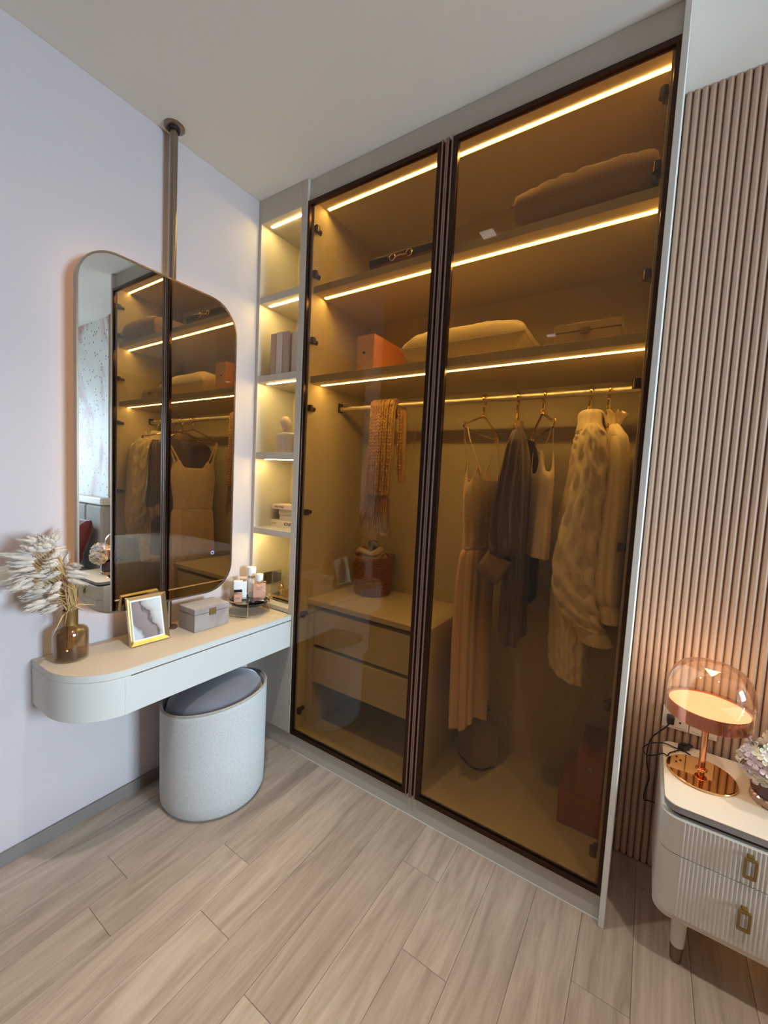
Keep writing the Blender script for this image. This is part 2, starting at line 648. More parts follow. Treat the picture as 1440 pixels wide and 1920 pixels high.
def box(name, m, x0, x1, y0, y1, z0, z1, thing=None, parent=None, bevel=0.0015, **k):
    return MB().box(x0, x1, y0, y1, z0, z1).build(name, m, thing, parent, bevel=bevel, smooth=False, **k)


def rrect(x0, x1, y0, y1, r, n=6, corners=(1, 1, 1, 1)):
    pts = []
    for (cx, cy, a0, on, px, py) in ((x1 - r, y1 - r, 0, corners[0], x1, y1), (x0 + r, y1 - r, 90, corners[1], x0, y1), (x0 + r, y0 + r, 180, corners[2], x0, y0), (x1 - r, y0 + r, 270, corners[3], x1, y0)):
        if on:
            for i in range(n + 1):
                a = radians(a0 + 90 * i / n)
                pts.append((cx + r * cos(a), cy + r * sin(a)))
        else:
            pts.append((px, py))
    return pts


def struct(o):
    o['kind'] = 'structure'
    return o


def ring_prism(outer, inner, a, b, axis):
    """Frame between two outlines of equal length."""
    n = len(outer)
    mk = {'z': lambda p, w: (p[0], p[1], w), 'x': lambda p, w: (w, p[0], p[1]), 'y': lambda p, w: (p[0], w, p[1])}[axis]
    v = [mk(p, a) for p in outer] + [mk(p, a) for p in inner] + [mk(p, b) for p in outer] + [mk(p, b) for p in inner]
    f = []
    for i in range(n):
        k = (i + 1) % n
        f += [(i, k, n + k, n + i), (2 * n + i, 3 * n + i, 3 * n + k, 2 * n + k), (i, 2 * n + i, 2 * n + k, k), (n + i, n + k, 3 * n + k, 3 * n + i)]
    return MB().add(v, f)


def text_mesh(name, s, size, loc, rot, m, thing=None, parent=None, depth=0.0003):
    cu = bpy.data.curves.new(name, 'FONT')
    cu.body = s
    cu.size = size
    cu.extrude = depth
    cu.resolution_u = 2
    t = bpy.data.objects.new(name + '_tmp', cu)
    col.objects.link(t)
    bpy.context.view_layer.update()
    dg = bpy.context.evaluated_depsgraph_get()
    me = bpy.data.meshes.new_from_object(t.evaluated_get(dg))
    bpy.data.objects.remove(t)
    o = bpy.data.objects.new(name, me)
    col.objects.link(o)
    me.materials.clear()
    me.materials.append(M[m])
    mw = Matrix.Translation(Vector(loc)) @ rot
    if thing is not None:
        mw = thing.inv @ mw
    me.transform(mw)
    o.parent = parent if parent is not None else (thing.o if thing else None)
    return o


# ------------------------------------------------------------------ room shell
H = 2.6
WL = -1.08          # the left wall ends here
XR = 4.6            # right wall
YF = -3.2           # wall behind the camera
YS = 0.345          # slat wall face
box_floor = struct(box('floor', 'floor_base', -1.5, XR, YF, 0.5, -0.06, -0.008, bevel=0))
# planks run towards the wardrobe; joints where the photograph shows them
PW = 0.1365
joint = {0: -0.85, 1: -0.485, 2: -0.664, 3: -1.02, 4: -0.72, 5: -0.165, 6: -0.399, 7: -0.95, 8: -0.55, 9: -0.2}
k0 = int((-1.5 - 0.0905) / PW)
for k in range(-3, 33):
    x0 = 0.364 + PW * k
    x1 = x0 + PW
    j = joint.get(k, -1.2 * ((k * 0.381966) % 1.0))
    ys = [j + 1.2 * i for i in range(-3, 3)]
    edges = [y for y in ys if YF < y < YS]
    seq = [YF] + edges + [YS]
    for a, b in zip(seq[:-1], seq[1:]):
        if b - a < 0.01:
            continue
        xa, xb = max(x0, 0.0), min(x1, XR)
        if xb - xa < 0.01:
            continue
        dz = random.uniform(-0.0002, 0.0)
        MB().box(xa + 0.0004, xb - 0.0004, a + 0.0004, b - 0.0004, -0.008, dz).build('plank', 'floor_wood', None, box_floor, bevel=0.0007, seg=1, smooth=False)
MB().box(-1.5, -0.0005, YF, WL, -0.008, 0).build('plank', 'floor_wood', None, box_floor, smooth=False)
struct(box('ceiling', 'ceiling_paint', -1.5, XR, YF, 0.5, H, H + 0.08, bevel=0))
struct(box('wall_left', 'wall_paint', -0.12, 0.0, WL, 0.5, 0, H, bevel=0.002))
struct(box('wall_corridor', 'dark_wall', -1.6, -1.5, YF, WL, 0, H, bevel=0))
struct(box('wall_corridor_side', 'dark_wall', -1.5, -0.12, WL, WL + 0.1, 0, H, bevel=0))
struct(box('wall_back', 'wall_paint', 0.0, XR, 0.5, 0.58, 0, H, bevel=0))
struct(box('wall_front', 'wall_paint', -1.5, XR, YF - 0.1, YF, 0, H, bevel=0))
struct(box('baseboard_left', 'baseboard_grey', 0.0, 0.011, WL, -0.002, 0.0, 0.048, bevel=0.001))
# slat wall: backing plus separate half-round slats
slat_wall = struct(box('wall_slatted', 'slat_paint', 1.654, 2.47, YS, 0.5, 0.0, H, bevel=0))
SP = 0.0209
prof = [(SP * 0.5 * (1 - cos(pi * i / 8)) * 0.96, -0.0195 * sin(pi * i / 8) ** 0.8) for i in range(9)]
slat_me = None
for i in range(39):
    x = 1.6545 + SP * i
    if slat_me is None:
        s = MB().prism([(p[0], p[1]) for p in prof], 0.006, H - 0.001).build('slat', 'slat_paint', None, slat_wall, sharp=50)
        slat_me = s.data
    else:
        s = bpy.data.objects.new('slat', slat_me)
        col.objects.link(s)
        s.parent = slat_wall
    s.location = (x, YS, 0)
struct(box('slat_foot_shadow', 'plinth_shadow', 1.6545, 2.47, YS - 0.008, YS - 0.0005, 0.0, 0.0055, bevel=0))  # dark strip coloured as the shadow line under the slats
struct(box('wall_mural', 'mural_art', 2.47, XR, YS - 0.005, 0.5, 0.0, H, bevel=0))
# right wall with the window that lights the room
wr = MB()
WY0, WY1, WZ0, WZ1 = -1.30, 0.16, 0.10, 2.15
wr.box(XR, XR + 0.1, YF, WY0, 0, H).box(XR, XR + 0.1, WY1, 0.5, 0, H).box(XR, XR + 0.1, WY0, WY1, 0, WZ0).box(XR, XR + 0.1, WY0, WY1, WZ1, H)
struct(wr.build('wall_right', 'wall_paint', smooth=False))
win = ring_prism(rrect(WY0, WY1, WZ0, WZ1, 0.001, 1), rrect(WY0 + 0.05, WY1 - 0.05, WZ0 + 0.05, WZ1 - 0.05, 0.001, 1), XR + 0.02, XR + 0.08, 'x').build('window_1', 'panel_white', smooth=False)
struct(win)
box('mullion', 'panel_white', XR + 0.03, XR + 0.07, -0.64, -0.60, WZ0 + 0.05, WZ1 - 0.05, parent=win)
box('pane', 'clear_glass', XR + 0.048, XR + 0.052, WY0 + 0.05, -0.64, WZ0 + 0.05, WZ1 - 0.05, parent=win, bevel=0)
box('pane', 'clear_glass', XR + 0.048, XR + 0.052, -0.60, WY1 - 0.05, WZ0 + 0.05, WZ1 - 0.05, parent=win, bevel=0)
# pale ledge at the end of the left wall
tr = MB().box(0.0, 0.014, WL, -0.905, 0.927, 0.968).box(0.0, 0.011, WL, -0.905, 0.9685, 0.985)
struct(tr.build('trim_1', 'panel_white', bevel=0.001, smooth=False))


# recessed ceiling lights
def downlight(x, y, label):
    t = Thing('ceiling_downlight', (x, y, H), 0, label, 'ceiling light', 'recessed ceiling lights')
    ring_prism(rrect(x - .045, x + .045, y - .045, y + .045, .003, 1), rrect(x - .036, x + .036, y - .036, y + .036, .003, 1), H - 0.006, H - 0.0005, 'z').build('frame', 'panel_white', t, smooth=False)
    MB().box(x - .036, x + .036, y - .036, y + .036, H - 0.003, H - 0.001).build('lens', 'downlight_glow', t, smooth=False)
    d = bpy.data.lights.new('downlight_lamp', 'AREA')
    d.shape = 'SQUARE'
    d.size = 0.068
    d.energy = SPOT_POWER
    d.color = SPOT_COLOR
    d.spread = radians(86)
    o = bpy.data.objects.new('downlight_lamp', d)
    col.objects.link(o)
    o.parent = t.o
    o.location = (0, 0, -0.0065)


for i, (x, y) in enumerate([(0.86, -0.72), (2.35, -0.75), (3.6, -0.75), (0.86, -2.3), (2.35, -2.3), (3.6, -2.3)]):
    downlight(x, y, 'small square recessed ceiling light mirrored in the wardrobe glass' if i == 0 else ['', 'recessed square ceiling light above the nightstand end of the bed', 'recessed square ceiling light above the far side of the bed', 'recessed square ceiling light behind the camera by the corridor', 'recessed square ceiling light behind the camera in mid room', 'recessed square ceiling light behind the camera by the window wall'][i])

# ------------------------------------------------------------------ shelf unit (left of the wardrobe)
su = Thing('shelf_unit', (0.0, 0.0, 0.0), 0, 'narrow open shelf column with lit compartments left of the wardrobe', 'shelf')
DY = 0.24
ST = [2.155, 1.787, 1.421, 1.050]
SB = [2.125, 1.756, 1.389, 1.021]
box('side_panel', 'panel_grey', 0.0005, 0.02, 0.0, DY + 0.02, 0.667, 2.6 - 0.001, su)
box('side_panel', 'panel_grey', 0.28, 0.316, 0.0, 0.49, 0.09, 2.6 - 0.001, su)
box('back_panel', 'laminate', 0.02, 0.28, DY, DY + 0.018, 0.667, 2.55, su, bevel=0)
box('fascia', 'panel_grey', 0.02, 0.28, 0.0, DY, 2.492, 2.6 - 0.001, su)
box('bottom_panel', 'panel_grey', 0.02, 0.28, 0.0005, DY, 0.667, 0.688, su)
box('filler_panel', 'panel_grey', 0.0005, 0.28, 0.0, 0.02, 0.09, 0.664, su)
box('plinth', 'panel_grey', 0.0005, 0.316, 0.016, 0.04, 0.0, 0.089, su)
for zt, zb in zip(ST, SB):
    s = box('shelf', 'panel_grey', 0.02, 0.28, 0.001, DY, zb, zt, su)
for zb in [2.492] + SB:
    o = MB().box(0.045, 0.279, 0.037, 0.046, zb - 0.002, zb - 0.0003).build('led_strip', 'led_strip_glow', su, smooth=False)
# socket plates on the left inner side
for ya, yb in ((0.072, 0.128), (0.136, 0.192)):
    p = MB().box(0.0203, 0.0265, ya, yb, 0.744, 0.808)
    o = p.build('socket_plate', 'socket_dark', su, bevel=0.002, smooth=False)
    MB().box(0.0266, 0.0285, ya + 0.012, yb - 0.012, 0.762, 0.79).build('rocker', 'socket_dark', su, o, smooth=False)

# ------------------------------------------------------------------ wardrobe
wd = Thing('wardrobe', (0.977, 0.25, 0.0), 0, 'tall built-in beige wardrobe with two brown glass doors and lit shelves', 'wardrobe')
XI0, XI1, YB = 0.337, 1.618, 0.48
box('side_panel', 'laminate', 0.3175, XI0, 0.022, 0.49, 0.09, 2.53, wd)
box('side_panel', 'laminate', XI1, 1.6365, 0.022, 0.49, 0.09, 2.53, wd)
box('end_panel', 'panel_white', 1.637, 1.6525, -0.004, 0.49, 0.0, H - 0.001, wd, label='white outer end panel')
MB().box(XI0, XI1, YB, 0.49, 0.09, 2.53).build('back_panel', 'laminate', wd, smooth=False)
box('floor_panel', 'laminate', XI0, XI1, 0.022, YB, 0.09, 0.111, wd)
top = box('top_panel', 'laminate', XI0, XI1, 0.022, YB, 2.510, 2.535, wd)
box('fascia', 'panel_grey', 0.3165, 1.6365, 0.016, 0.036, 2.5055, H - 0.001, wd)
box('plinth', 'panel_grey', 0.3165, 1.6365, 0.016, 0.036, 0.0, 0.0885, wd)
MB().box(0.3165, 1.6365, 0.0135, 0.0155, 0.0, 0.004).build('floor_seal', 'panel_white', wd, smooth=False)
sh = [top]
for z in (2.125, 1.735):
    sh.append(box('shelf', 'laminate', XI0, XI1, 0.034, YB, z, z + 0.030, wd))
for o, z in zip(sh, (2.510, 2.125, 1.735)):
    MB().box(0.352, 1.616, 0.0900, 0.1000, z - 0.0016, z - 0.0004).build('led_strip', 'led_wardrobe_glow', wd, o, smooth=False)
    if z > 2:
        MB().box(0.352, 1.616, 0.1005, 0.1025, z - 0.0048, z - 0.0004).build('led_shade_lip', 'gold_satin', wd, o, smooth=False)  # rear lip of the strip, added to shade the upper back wall
    # shelf pins seen as a dotted row beside the strip
rail = MB().tube([(XI0 + 0.001, 0.25, 1.655), (XI1 - 0.001, 0.25, 1.655)], 0.0130, 16, flat=0.6)
ro = rail.build('clothes_rail', 'chrome', wd)
for xa in (XI0, XI1 - 0.008):
    MB().box(xa, xa + 0.008, 0.232, 0.268, 1.637, 1.682).build('rail_bracket', 'hinge_metal', wd, ro, bevel=0.004, smooth=False)

HZ = [2.394, 2.203, 1.918, 1.621, 1.150, 0.669, 0.200]


def door(xa, xb, meet, label):
    """Framed glass leaf; meet = side where the leaves meet (+1 right, -1 left)."""
    z0, z1 = 0.0905, 2.5040
    fr = MB()
    w = 0.018
    y0, y1 = 0.0, 0.0195
    fr.box(xa, xb, y0 + .001, y1, z1 - w, z1).box(xa, xb, y0 + .001, y1, z0, z0 + w)
    hx = xa if meet > 0 else xb - w * 0.62
    fr.box(hx, hx + w * 0.62, y0 + .001, y1, z0 + w, z1 - w)
    mx = xb - w if meet > 0 else xa
    fr.box(mx, mx + w, y0 + .001, y1, z0 + w, z1 - w)
    f = fr.build('door', 'bronze_dark', wd, bevel=0.0012, smooth=False, label=label)
    gx0, gx1 = xa + 0.009, xb - 0.009
    MB().box(gx0, gx1, 0.0075, 0.0115, z0 + 0.010, z1 - 0.010).build('glass_pane', 'door_glass', wd, f, smooth=False)
    # full-height channel pull: outer lip, recess, inner lip
    c = 0.977
    if meet > 0:
        lips = [(xb + 0.0002, xb + 0.0052), (c - 0.0062, c - 0.0008)]
        ch = (xb + 0.0052, c - 0.0062)
    else:
        lips = [(xa - 0.0052, xa - 0.0002), (c + 0.0008, c + 0.0062)]
        ch = (c + 0.0062, xa - 0.0052)
    h = MB()
    for a, b in lips:
        h.box(a, b, -0.0035, y1, z0, z1)
    h.build('pull_handle', 'bronze_pink', wd, f, bevel=0.0006, smooth=False)
    MB().box(ch[0], ch[1], 0.0125, y1, z0, z1).build('pull_channel', 'bronze_dark', wd, f, smooth=False)
    # concealed hinges
    wall = XI0 if meet > 0 else XI1
    s = 1 if meet > 0 else -1
    first = None
    for z in HZ:
        if first is None:
            q = MB()

            def bx(u0, u1, y0_, y1_, a, b):
                q.box(min(wall + s * u0, wall + s * u1), max(wall + s * u0, wall + s * u1), y0_, y1_, a, b)
            bx(0.0, 0.006, 0.040, 0.066, -0.009, 0.009)
            bx(0.006, 0.013, 0.034, 0.062, -0.006, 0.006)
            bx(0.002, 0.022, 0.022, 0.036, -0.0125, 0.0125)
            q.tube([(wall + s * 0.012, 0.029, -0.0135), (wall + s * 0.012, 0.029, 0.0135)], 0.011, 12)
            q.box(min(wall + s * 0.013, wall + s * 0.0155), max(wall + s * 0.013, wall + s * 0.0155), 0.040, 0.060, -0.004, 0.004)
            qq = MB()
            qq.v = [(v[0], v[1], v[2]) for v in q.v]
            qq.f = q.f
            first = qq.build('hinge', 'hinge_metal', wd, f, bevel=0.0008, smooth=False)
            hb = first
        else:
            hb = bpy.data.objects.new('hinge', first.data)
            col.objects.link(hb)
            hb.parent = f
            md = hb.modifiers.new('bevel', 'BEVEL')
            md.width, md.segments = 0.0008, 2
        hb.location = (0, 0, z)


door(0.3172, 0.9557, +1, 'left brown glass door in a dark bronze frame')
door(0.9984, 1.6366, -1, 'right brown glass door in a dark bronze frame')

# drawer cabinet inside the wardrobe
dc = Thing('drawer_cabinet', (0.661, 0.28, 0.1115), 0, 'low two drawer cabinet standing inside the left half of the wardrobe', 'cabinet')
box('cabinet_top', 'laminate', 0.3375, 0.985, 0.067, 0.478, 0.712, 0.735, dc)
box('side_panel', 'laminate', 0.3375, 0.376, 0.077, 0.478, 0.112, 0.7118, dc)
box('side_panel', 'laminate', 0.957, 0.985, 0.077, 0.478, 0.112, 0.7118, dc)
MB().box(0.3765, 0.9565, 0.12, 0.478, 0.33, 0.7118).build('carcass', 'channel_dark', dc, smooth=False)
for za, zb, lb in ((0.522, 0.690, None), (0.338, 0.503, None)):
    box('drawer', 'laminate', 0.379, 0.9545, 0.077, 0.119, za, zb, dc, bevel=0.002)
MB().box(0.3765, 0.9565, 0.40, 0.478, 0.112, 0.33).build('back_panel', 'channel_dark', dc, smooth=False)

# ------------------------------------------------------------------ vanity
va = Thing('vanity_desk', (0.15, -0.44, 0.514), 0, 'wall hung pale dressing table with a rounded end and one long drawer', 'table')


def vanity_outline(xf):
    pts = [(0.001, -0.002), (0.001, -0.872)]
    cx, cy, rx, ry = 0.125, -0.705, xf - 0.125, 0.167
    for i in range(15):
        a = radians(-90 + 90 * i / 14)
        pts.append((cx + rx * cos(a), cy + ry * sin(a)))
    pts.append((xf, -0.002))
    return pts[::-1]


MB().prism(vanity_outline(0.305), 0.6415, 0.6632).build('desk_top', 'vanity_body', va, bevel=0.0008, sharp=30)
MB().prism(vanity_outline(0.3048), 0.6634, 0.665).build('top_veneer', 'vanity_top', va, sharp=30)
bo = [p for p in vanity_outline(0.305)[1:]]
body = [(0.281, -0.002), (0.281, -0.728), (0.305, -0.728)] + [p for p in bo]
body = [(0.225, -0.002), (0.225, -0.7285)] + bo
MB().prism(body, 0.514, 0.6405).build('body', 'vanity_body', va, bevel=0.0012, sharp=30)
box('drawer', 'vanity_body', 0.283, 0.305, -0.7238, -0.003, 0.5145, 0.6368, va)
box('drawer_gap_shade', 'channel_dark', 0.2255, 0.260, -0.728, -0.003, 0.516, 0.640, va, bevel=0)  # dark block stands in for the shade inside the drawer gap

# ------------------------------------------------------------------ mirror on its pole
mi = Thing('standing_mirror', (0.05, -0.444, 0.665), 0, 'tall backlit mirror with round corners on a bronze pole above the dressing table', 'mirror')
pr_ = MB().lathe([(0.0135, 0.0), (0.0135, H - 0.666)], (0.05, -0.444, 0.6655), 24)
po = pr_.build('pole', 'pole_metal', mi)
MB().lathe([(0.0, 0), (0.036, 0), (0.036, 0.004), (0.033, 0.006), (0.014, 0.006)], (0.05, -0.444, 0.6655), 32).build('pole_base', 'pole_metal', mi)
MB().lathe([(0.0, 0), (0.036, 0), (0.036, -0.006), (0.033, -0.008), (0.0175, -0.008)], (0.052, -0.444, H - 0.0004), 32).build('ceiling_flange', 'pole_metal', mi)
MB().lathe([(0.0145, 0.0), (0.0205, 0.0), (0.0205, 0.008), (0.0145, 0.008)], (0.05, -0.444, H - 0.017), 24).build('flange_collar', 'rubber_dark', mi)
MY0, MY1, MZ0, MZ1 = -0.7745, -0.1735, 0.787, 2.031
Rm = 0.125
outer = rrect(MY0, MY1, MZ0, MZ1, Rm, 14)
inner = rrect(MY0 + 0.006, MY1 - 0.006, MZ0 + 0.006, MZ1 - 0.006, Rm - 0.006, 14)
ring_prism(outer, inner, 0.0655, 0.0885, 'x').build('frame', 'pole_metal', mi, sharp=30)
gl = MB().prism(inner, 0.080, 0.0862, 'x').build('mirror_glass', 'mirror_silver', mi, smooth=False)
back = rrect(MY0 + 0.012, MY1 - 0.012, MZ0 + 0.012, MZ1 - 0.012, Rm - 0.012, 14)
MB().prism(back, 0.0665, 0.079, 'x').build('back_plate', 'channel_dark', mi, smooth=False)
o2 = rrect(MY0 + 0.016, MY1 - 0.016, MZ0 + 0.016, MZ1 - 0.016, Rm - 0.016, 10)
i2 = rrect(MY0 + 0.026, MY1 - 0.026, MZ0 + 0.026, MZ1 - 0.026, Rm - 0.026, 10)
ring_prism(o2, i2, 0.0640, 0.0664, 'x').build('backlight_strip', 'mirror_led', mi, smooth=False)
tb = MB()
cy_, cz_ = -0.271, 0.962
for i in range(20):
    a0, a1 = 2 * pi * i / 20, 2 * pi * (i + 1) / 20
    if 70 < math.degrees((a0 + a1) / 2) < 110:
        continue
    tb.add([(0.0866, cy_ + r * cos(a), cz_ + r * sin(a)) for a in (a0, a1) for r in (0.0062, 0.0078)], [(0, 1, 3, 2)])
tb.box(0.0864, 0.0867, cy_ - 0.0007, cy_ + 0.0007, cz_ + 0.001, cz_ + 0.0078)
tb.build('touch_button', 'touch_glow', mi, smooth=False)

# ------------------------------------------------------------------ stool
st = Thing('stool', (0.228, -0.34, 0.0), 0, 'round pale grey woven stool with a blue grey cushion under the dressing table', 'stool')
pf = [(0.0, 0.002), (0.178, 0.002), (0.192, 0.006), (0.199, 0.02), (0.201, 0.06), (0.2015, 0.2), (0.2025, 0.34), (0.2025, 0.40), (0.2015, 0.412), (0.198, 0.4165), (0.193, 0.4145), (0.190, 0.408), (0.189, 0.33)]


def slope(v):
    # the rim rises towards the room and dips towards the wall
    dx, dy, z = v[0] - 0.228, v[1] + 0.34, v[2]
    k = max(0.0, min(1.0, (z - 0.05) / 0.35))
    return (v[0], v[1], z + k * (0.028 * dx + 0.016 * dy) / 0.2)


sb_ = MB().lathe(pf, (0.228, -0.34, 0.0), 72)
sb_.v = [slope(v) for v in sb_.v]
sb_.build('body', 'stool_weave', st, sharp=60)
MB().tube([slope((0.228 + 0.1985 * cos(2 * pi * i / 72), -0.34 + 0.1985 * sin(2 * pi * i / 72), 0.4165)) for i in range(72)], 0.0045, 8, close=True).build('piping', 'stool_piping', st)
cp = [(0.0, 0.34), (0.182, 0.34), (0.184, 0.385), (0.179, 0.412), (0.166, 0.432), (0.140, 0.448), (0.095, 0.460), (0.04, 0.466), (0.0, 0.467)]
cu_ = MB().lathe(cp, (0.228, -0.34, 0.0), 64)
cu_.v = [slope(v) for v in cu_.v]
cu_.build('cushion', 'velvet_blue', st, sharp=70)
MB().lathe([(0.0, 0.0), (0.172, 0.0), (0.172, 0.003)], (0.228, -0.34, 0.0), 48).build('foot_ring', 'rubber_dark', st)

# ------------------------------------------------------------------ vase with dried plumes
vs = Thing('glass_vase', (0.082, -0.792, 0.665), 0, 'amber glass bottle vase with a brass neck on the rounded desk end', 'vase')
c = (0.082, -0.792, 0.6652)
vp = [(0.0, 0.0), (0.046, 0.0), (0.0495, 0.004), (0.0505, 0.012), (0.0505, 0.082), (0.0495, 0.094), (0.045, 0.103), (0.036, 0.109), (0.022, 0.113), (0.0205, 0.118)]
vi = [(0.0205, 0.118), (0.0185, 0.112), (0.034, 0.105), (0.042, 0.100), (0.0465, 0.092), (0.0472, 0.08), (0.0472, 0.014), (0.045, 0.007), (0.0, 0.0065)]
MB().lathe(vp, c, 48).lathe(vi, c, 48).build('glass_body', 'amber_glass', vs, sharp=70)
MB().lathe([(0.0212, 0.116), (0.0212, 0.160), (0.0222, 0.162), (0.0222, 0.165), (0.0195, 0.165), (0.0190, 0.120)], c, 40).build('metal_neck', 'gold_old', vs, sharp=40)
PL = [(0.067, -0.813, 1.092, 0.089, -0.839, 1.062), (0.084, -0.812, 1.042, 0.102, -0.841, 1.041), (0.077, -0.795, 1.02, 0.075, -0.806, 0.981), (0.177, -0.944, 1.09, 0.143, -0.9, 1.075), (0.119, -0.914, 1.09, 0.131, -0.894, 1.077), (0.105, -0.918, 1.071, 0.113, -0.887, 1.063), (0.062, -0.873, 1.084, 0.084, -0.859, 1.062), (0.131, -0.88, 1.091, 0.087, -0.85, 1.056), (0.171, -0.934, 1.068, 0.136, -0.9, 1.047), (0.12, -0.934, 1.05, 0.134, -0.903, 1.044), (0.115, -0.946, 1.041, 0.095, -0.888, 1.027), (0.167, -0.972, 1.044, 0.129, -0.902, 1.023), (0.117, -0.948, 1.012, 0.14, -0.901, 1.015), (0.142, -0.955, 1.009, 0.118, -0.903, 0.999), (0.095, -0.941, 0.992, 0.11, -0.893, 0.999), (0.085, -0.901, 0.975, 0.108, -0.871, 1.001), (0.184, -0.931, 0.985, 0.145, -0.875, 0.968), (0.108, -0.951, 0.966, 0.114, -0.91, 0.979), (0.158, -0.959, 0.965, 0.143, -0.92, 0.975), (0.178, -0.964, 0.958, 0.141, -0.918, 0.962), (0.114, -0.944, 0.929, 0.111, -0.901, 0.954), (0.122, -0.905, 0.939, 0.118, -0.875, 0.943), (0.077, -0.893, 0.949, 0.083, -0.86, 0.942), (0.108, -0.917, 0.928, 0.135, -0.88, 0.928), (0.094, -0.918, 0.904, 0.074, -0.872, 0.913), (0.105, -0.915, 0.9, 0.092, -0.859, 0.9), (0.105, -0.914, 0.89, 0.108, -0.861, 0.893), (0.135, -0.921, 0.881, 0.15, -0.877, 0.894), (0.089, -0.899, 0.855, 0.103, -0.854, 0.874), (0.113, -0.877, 0.853, 0.121, -0.84, 0.867), (0.128, -0.878, 0.922, 0.098, -0.841, 0.928), (0.11, -0.884, 1.036, 0.096, -0.846, 1.043), (0.12, -0.885, 1.064, 0.142, -0.861, 1.056), (0.063, -0.849, 1.042, 0.075, -0.826, 1.019), (0.15, -0.868, 1.022, 0.131, -0.84, 1.034), (0.085, -0.841, 0.969, 0.089, -0.822, 0.988), (0.136, -0.769, 0.957, 0.129, -0.822, 0.976), (0.144, -0.773, 0.948, 0.118, -0.818, 0.959), (0.188, -0.788, 0.934, 0.142, -0.823, 0.948), (0.176, -0.812, 0.984, 0.129, -0.822, 0.984), (0.065, -0.866, 1.007, 0.071, -0.843, 1.015), (0.179, -0.885, 1.016, 0.147, -0.848, 1.014), (0.148, -0.9, 0.978, 0.103, -0.853, 0.979), (0.155, -0.886, 0.962, 0.12, -0.841, 0.966), (0.079, -0.883, 1.04, 0.093, -0.858, 1.039), (0.086, -0.863, 0.978, 0.106, -0.841, 0.983), (0.147, -0.867, 0.972, 0.101, -0.826, 0.963), (0.067, -0.833, 0.932, 0.097, -0.82, 0.951), (0.057, -0.848, 0.913, 0.074, -0.824, 0.931), (0.132, -0.863, 0.911, 0.133, -0.837, 0.928), (0.071, -0.835, 0.883, 0.093, -0.82, 0.901), (0.152, -0.878, 0.898, 0.149, -0.843, 0.905), (0.061, -0.841, 0.855, 0.087, -0.815, 0.877)]
bq = Thing('dried_grass_bouquet', (0.082, -0.792, 0.70), 0, 'spray of pale dried grass plumes standing in the amber vase', 'dried flowers')
# one fuzzy pointed plume, copied along each tip-to-base line
pm = MB()
NR, NS = 14, 12
rr = random.Random(5)
for j in range(NR + 1):
    t = j / NR
    r = 0.5 * (sin(pi * min(1, t * 1.02) ** 0.62) ** 0.9) if 0 < t < 1 else 0.02
    for i in range(NS):
        a = 2 * pi * i / NS
        k = r * (1 + rr.uniform(-0.22, 0.22)) + 0.01
        pm.v.append((k * cos(a), k * sin(a), t + rr.uniform(-0.02, 0.02)))
for j in range(NR):
    for i in range(NS):
        k = (i + 1) % NS
        pm.f.append((j * NS + i, j * NS + k, (j + 1) * NS + k, (j + 1) * NS + i))
# awns
for q in range(70):
    a = rr.uniform(0, 2 * pi)
    t = rr.uniform(0.15, 0.9)
    r = 0.4 * sin(pi * t ** 0.62)
    p0 = Vector((r * cos(a), r * sin(a), t))
    p1 = p0 + Vector((0.34 * cos(a), 0.34 * sin(a), 0.26))
    w = Vector((-sin(a), cos(a), 0)) * 0.07
    b = len(pm.v)
    pm.v += [tuple(p0 - w), tuple(p0 + w), tuple(p1)]
    pm.f.append((b, b + 1, b + 2))
plume_me = None
rj = random.Random(31)
EX = []
for i in range(46):
    p = PL[rj.randrange(len(PL))]
    q = PL[rj.randrange(len(PL))]
    if (Vector(p[:3]) - Vector(q[:3])).length > 0.09:
        q = p
    m_ = [0.6 * a + 0.4 * b for a, b in zip(p, q)]
    j_ = [rj.uniform(-.012, .012) for _ in range(3)]
    m_ = [m_[0] + j_[0], m_[1] + j_[1], m_[2] + j_[2], m_[3] + j_[0], m_[4] + j_[1], m_[5] + j_[2]]
    if m_[1] > -0.78 or m_[0] < 0.05:
        continue
    EX.append(tuple(m_))
PL = PL + EX
stems = MB()
for (tx, ty, tz, bx_, by_, bz_) in PL:
    T_, B_ = Vector((tx, ty, tz)), Vector((bx_, by_, bz_))
    T_.x, B_.x = max(T_.x, 0.03), max(B_.x, 0.03)
    d = T_ - B_
    T_ = B_ + d * 1.12
    d = T_ - B_
    if plume_me is None:
        o = pm.build('plume', 'plume_cream', bq, local=True, sharp=180)
        plume_me = o.data
    else:
        o = bpy.data.objects.new('plume', plume_me)
        col.objects.link(o)
        o.parent = bq.o
    L = d.length
    o.location = bq.inv @ B_
    o.rotation_mode = 'QUATERNION'
    o.rotation_quaternion = d.to_track_quat('Z', 'Y')
    wd_ = random.uniform(0.014, 0.020)
    o.scale = (wd_, wd_ * random.uniform(0.7, 1.0), L)
    n0 = Vector((0.082 + random.uniform(-.013, .013), -0.792 + random.uniform(-.013, .013), 0.828))
    mid = n0.lerp(B_, 0.5) + Vector((0, 0.012, 0.02))
    stems.tube([(0.082 + random.uniform(-.01, .01), -0.792 + random.uniform(-.01, .01), 0.70), n0, mid, B_ + d * 0.1], 0.0010, 5)
stems.build('stems', 'straw', bq, kind='stuff')
blade = MB()
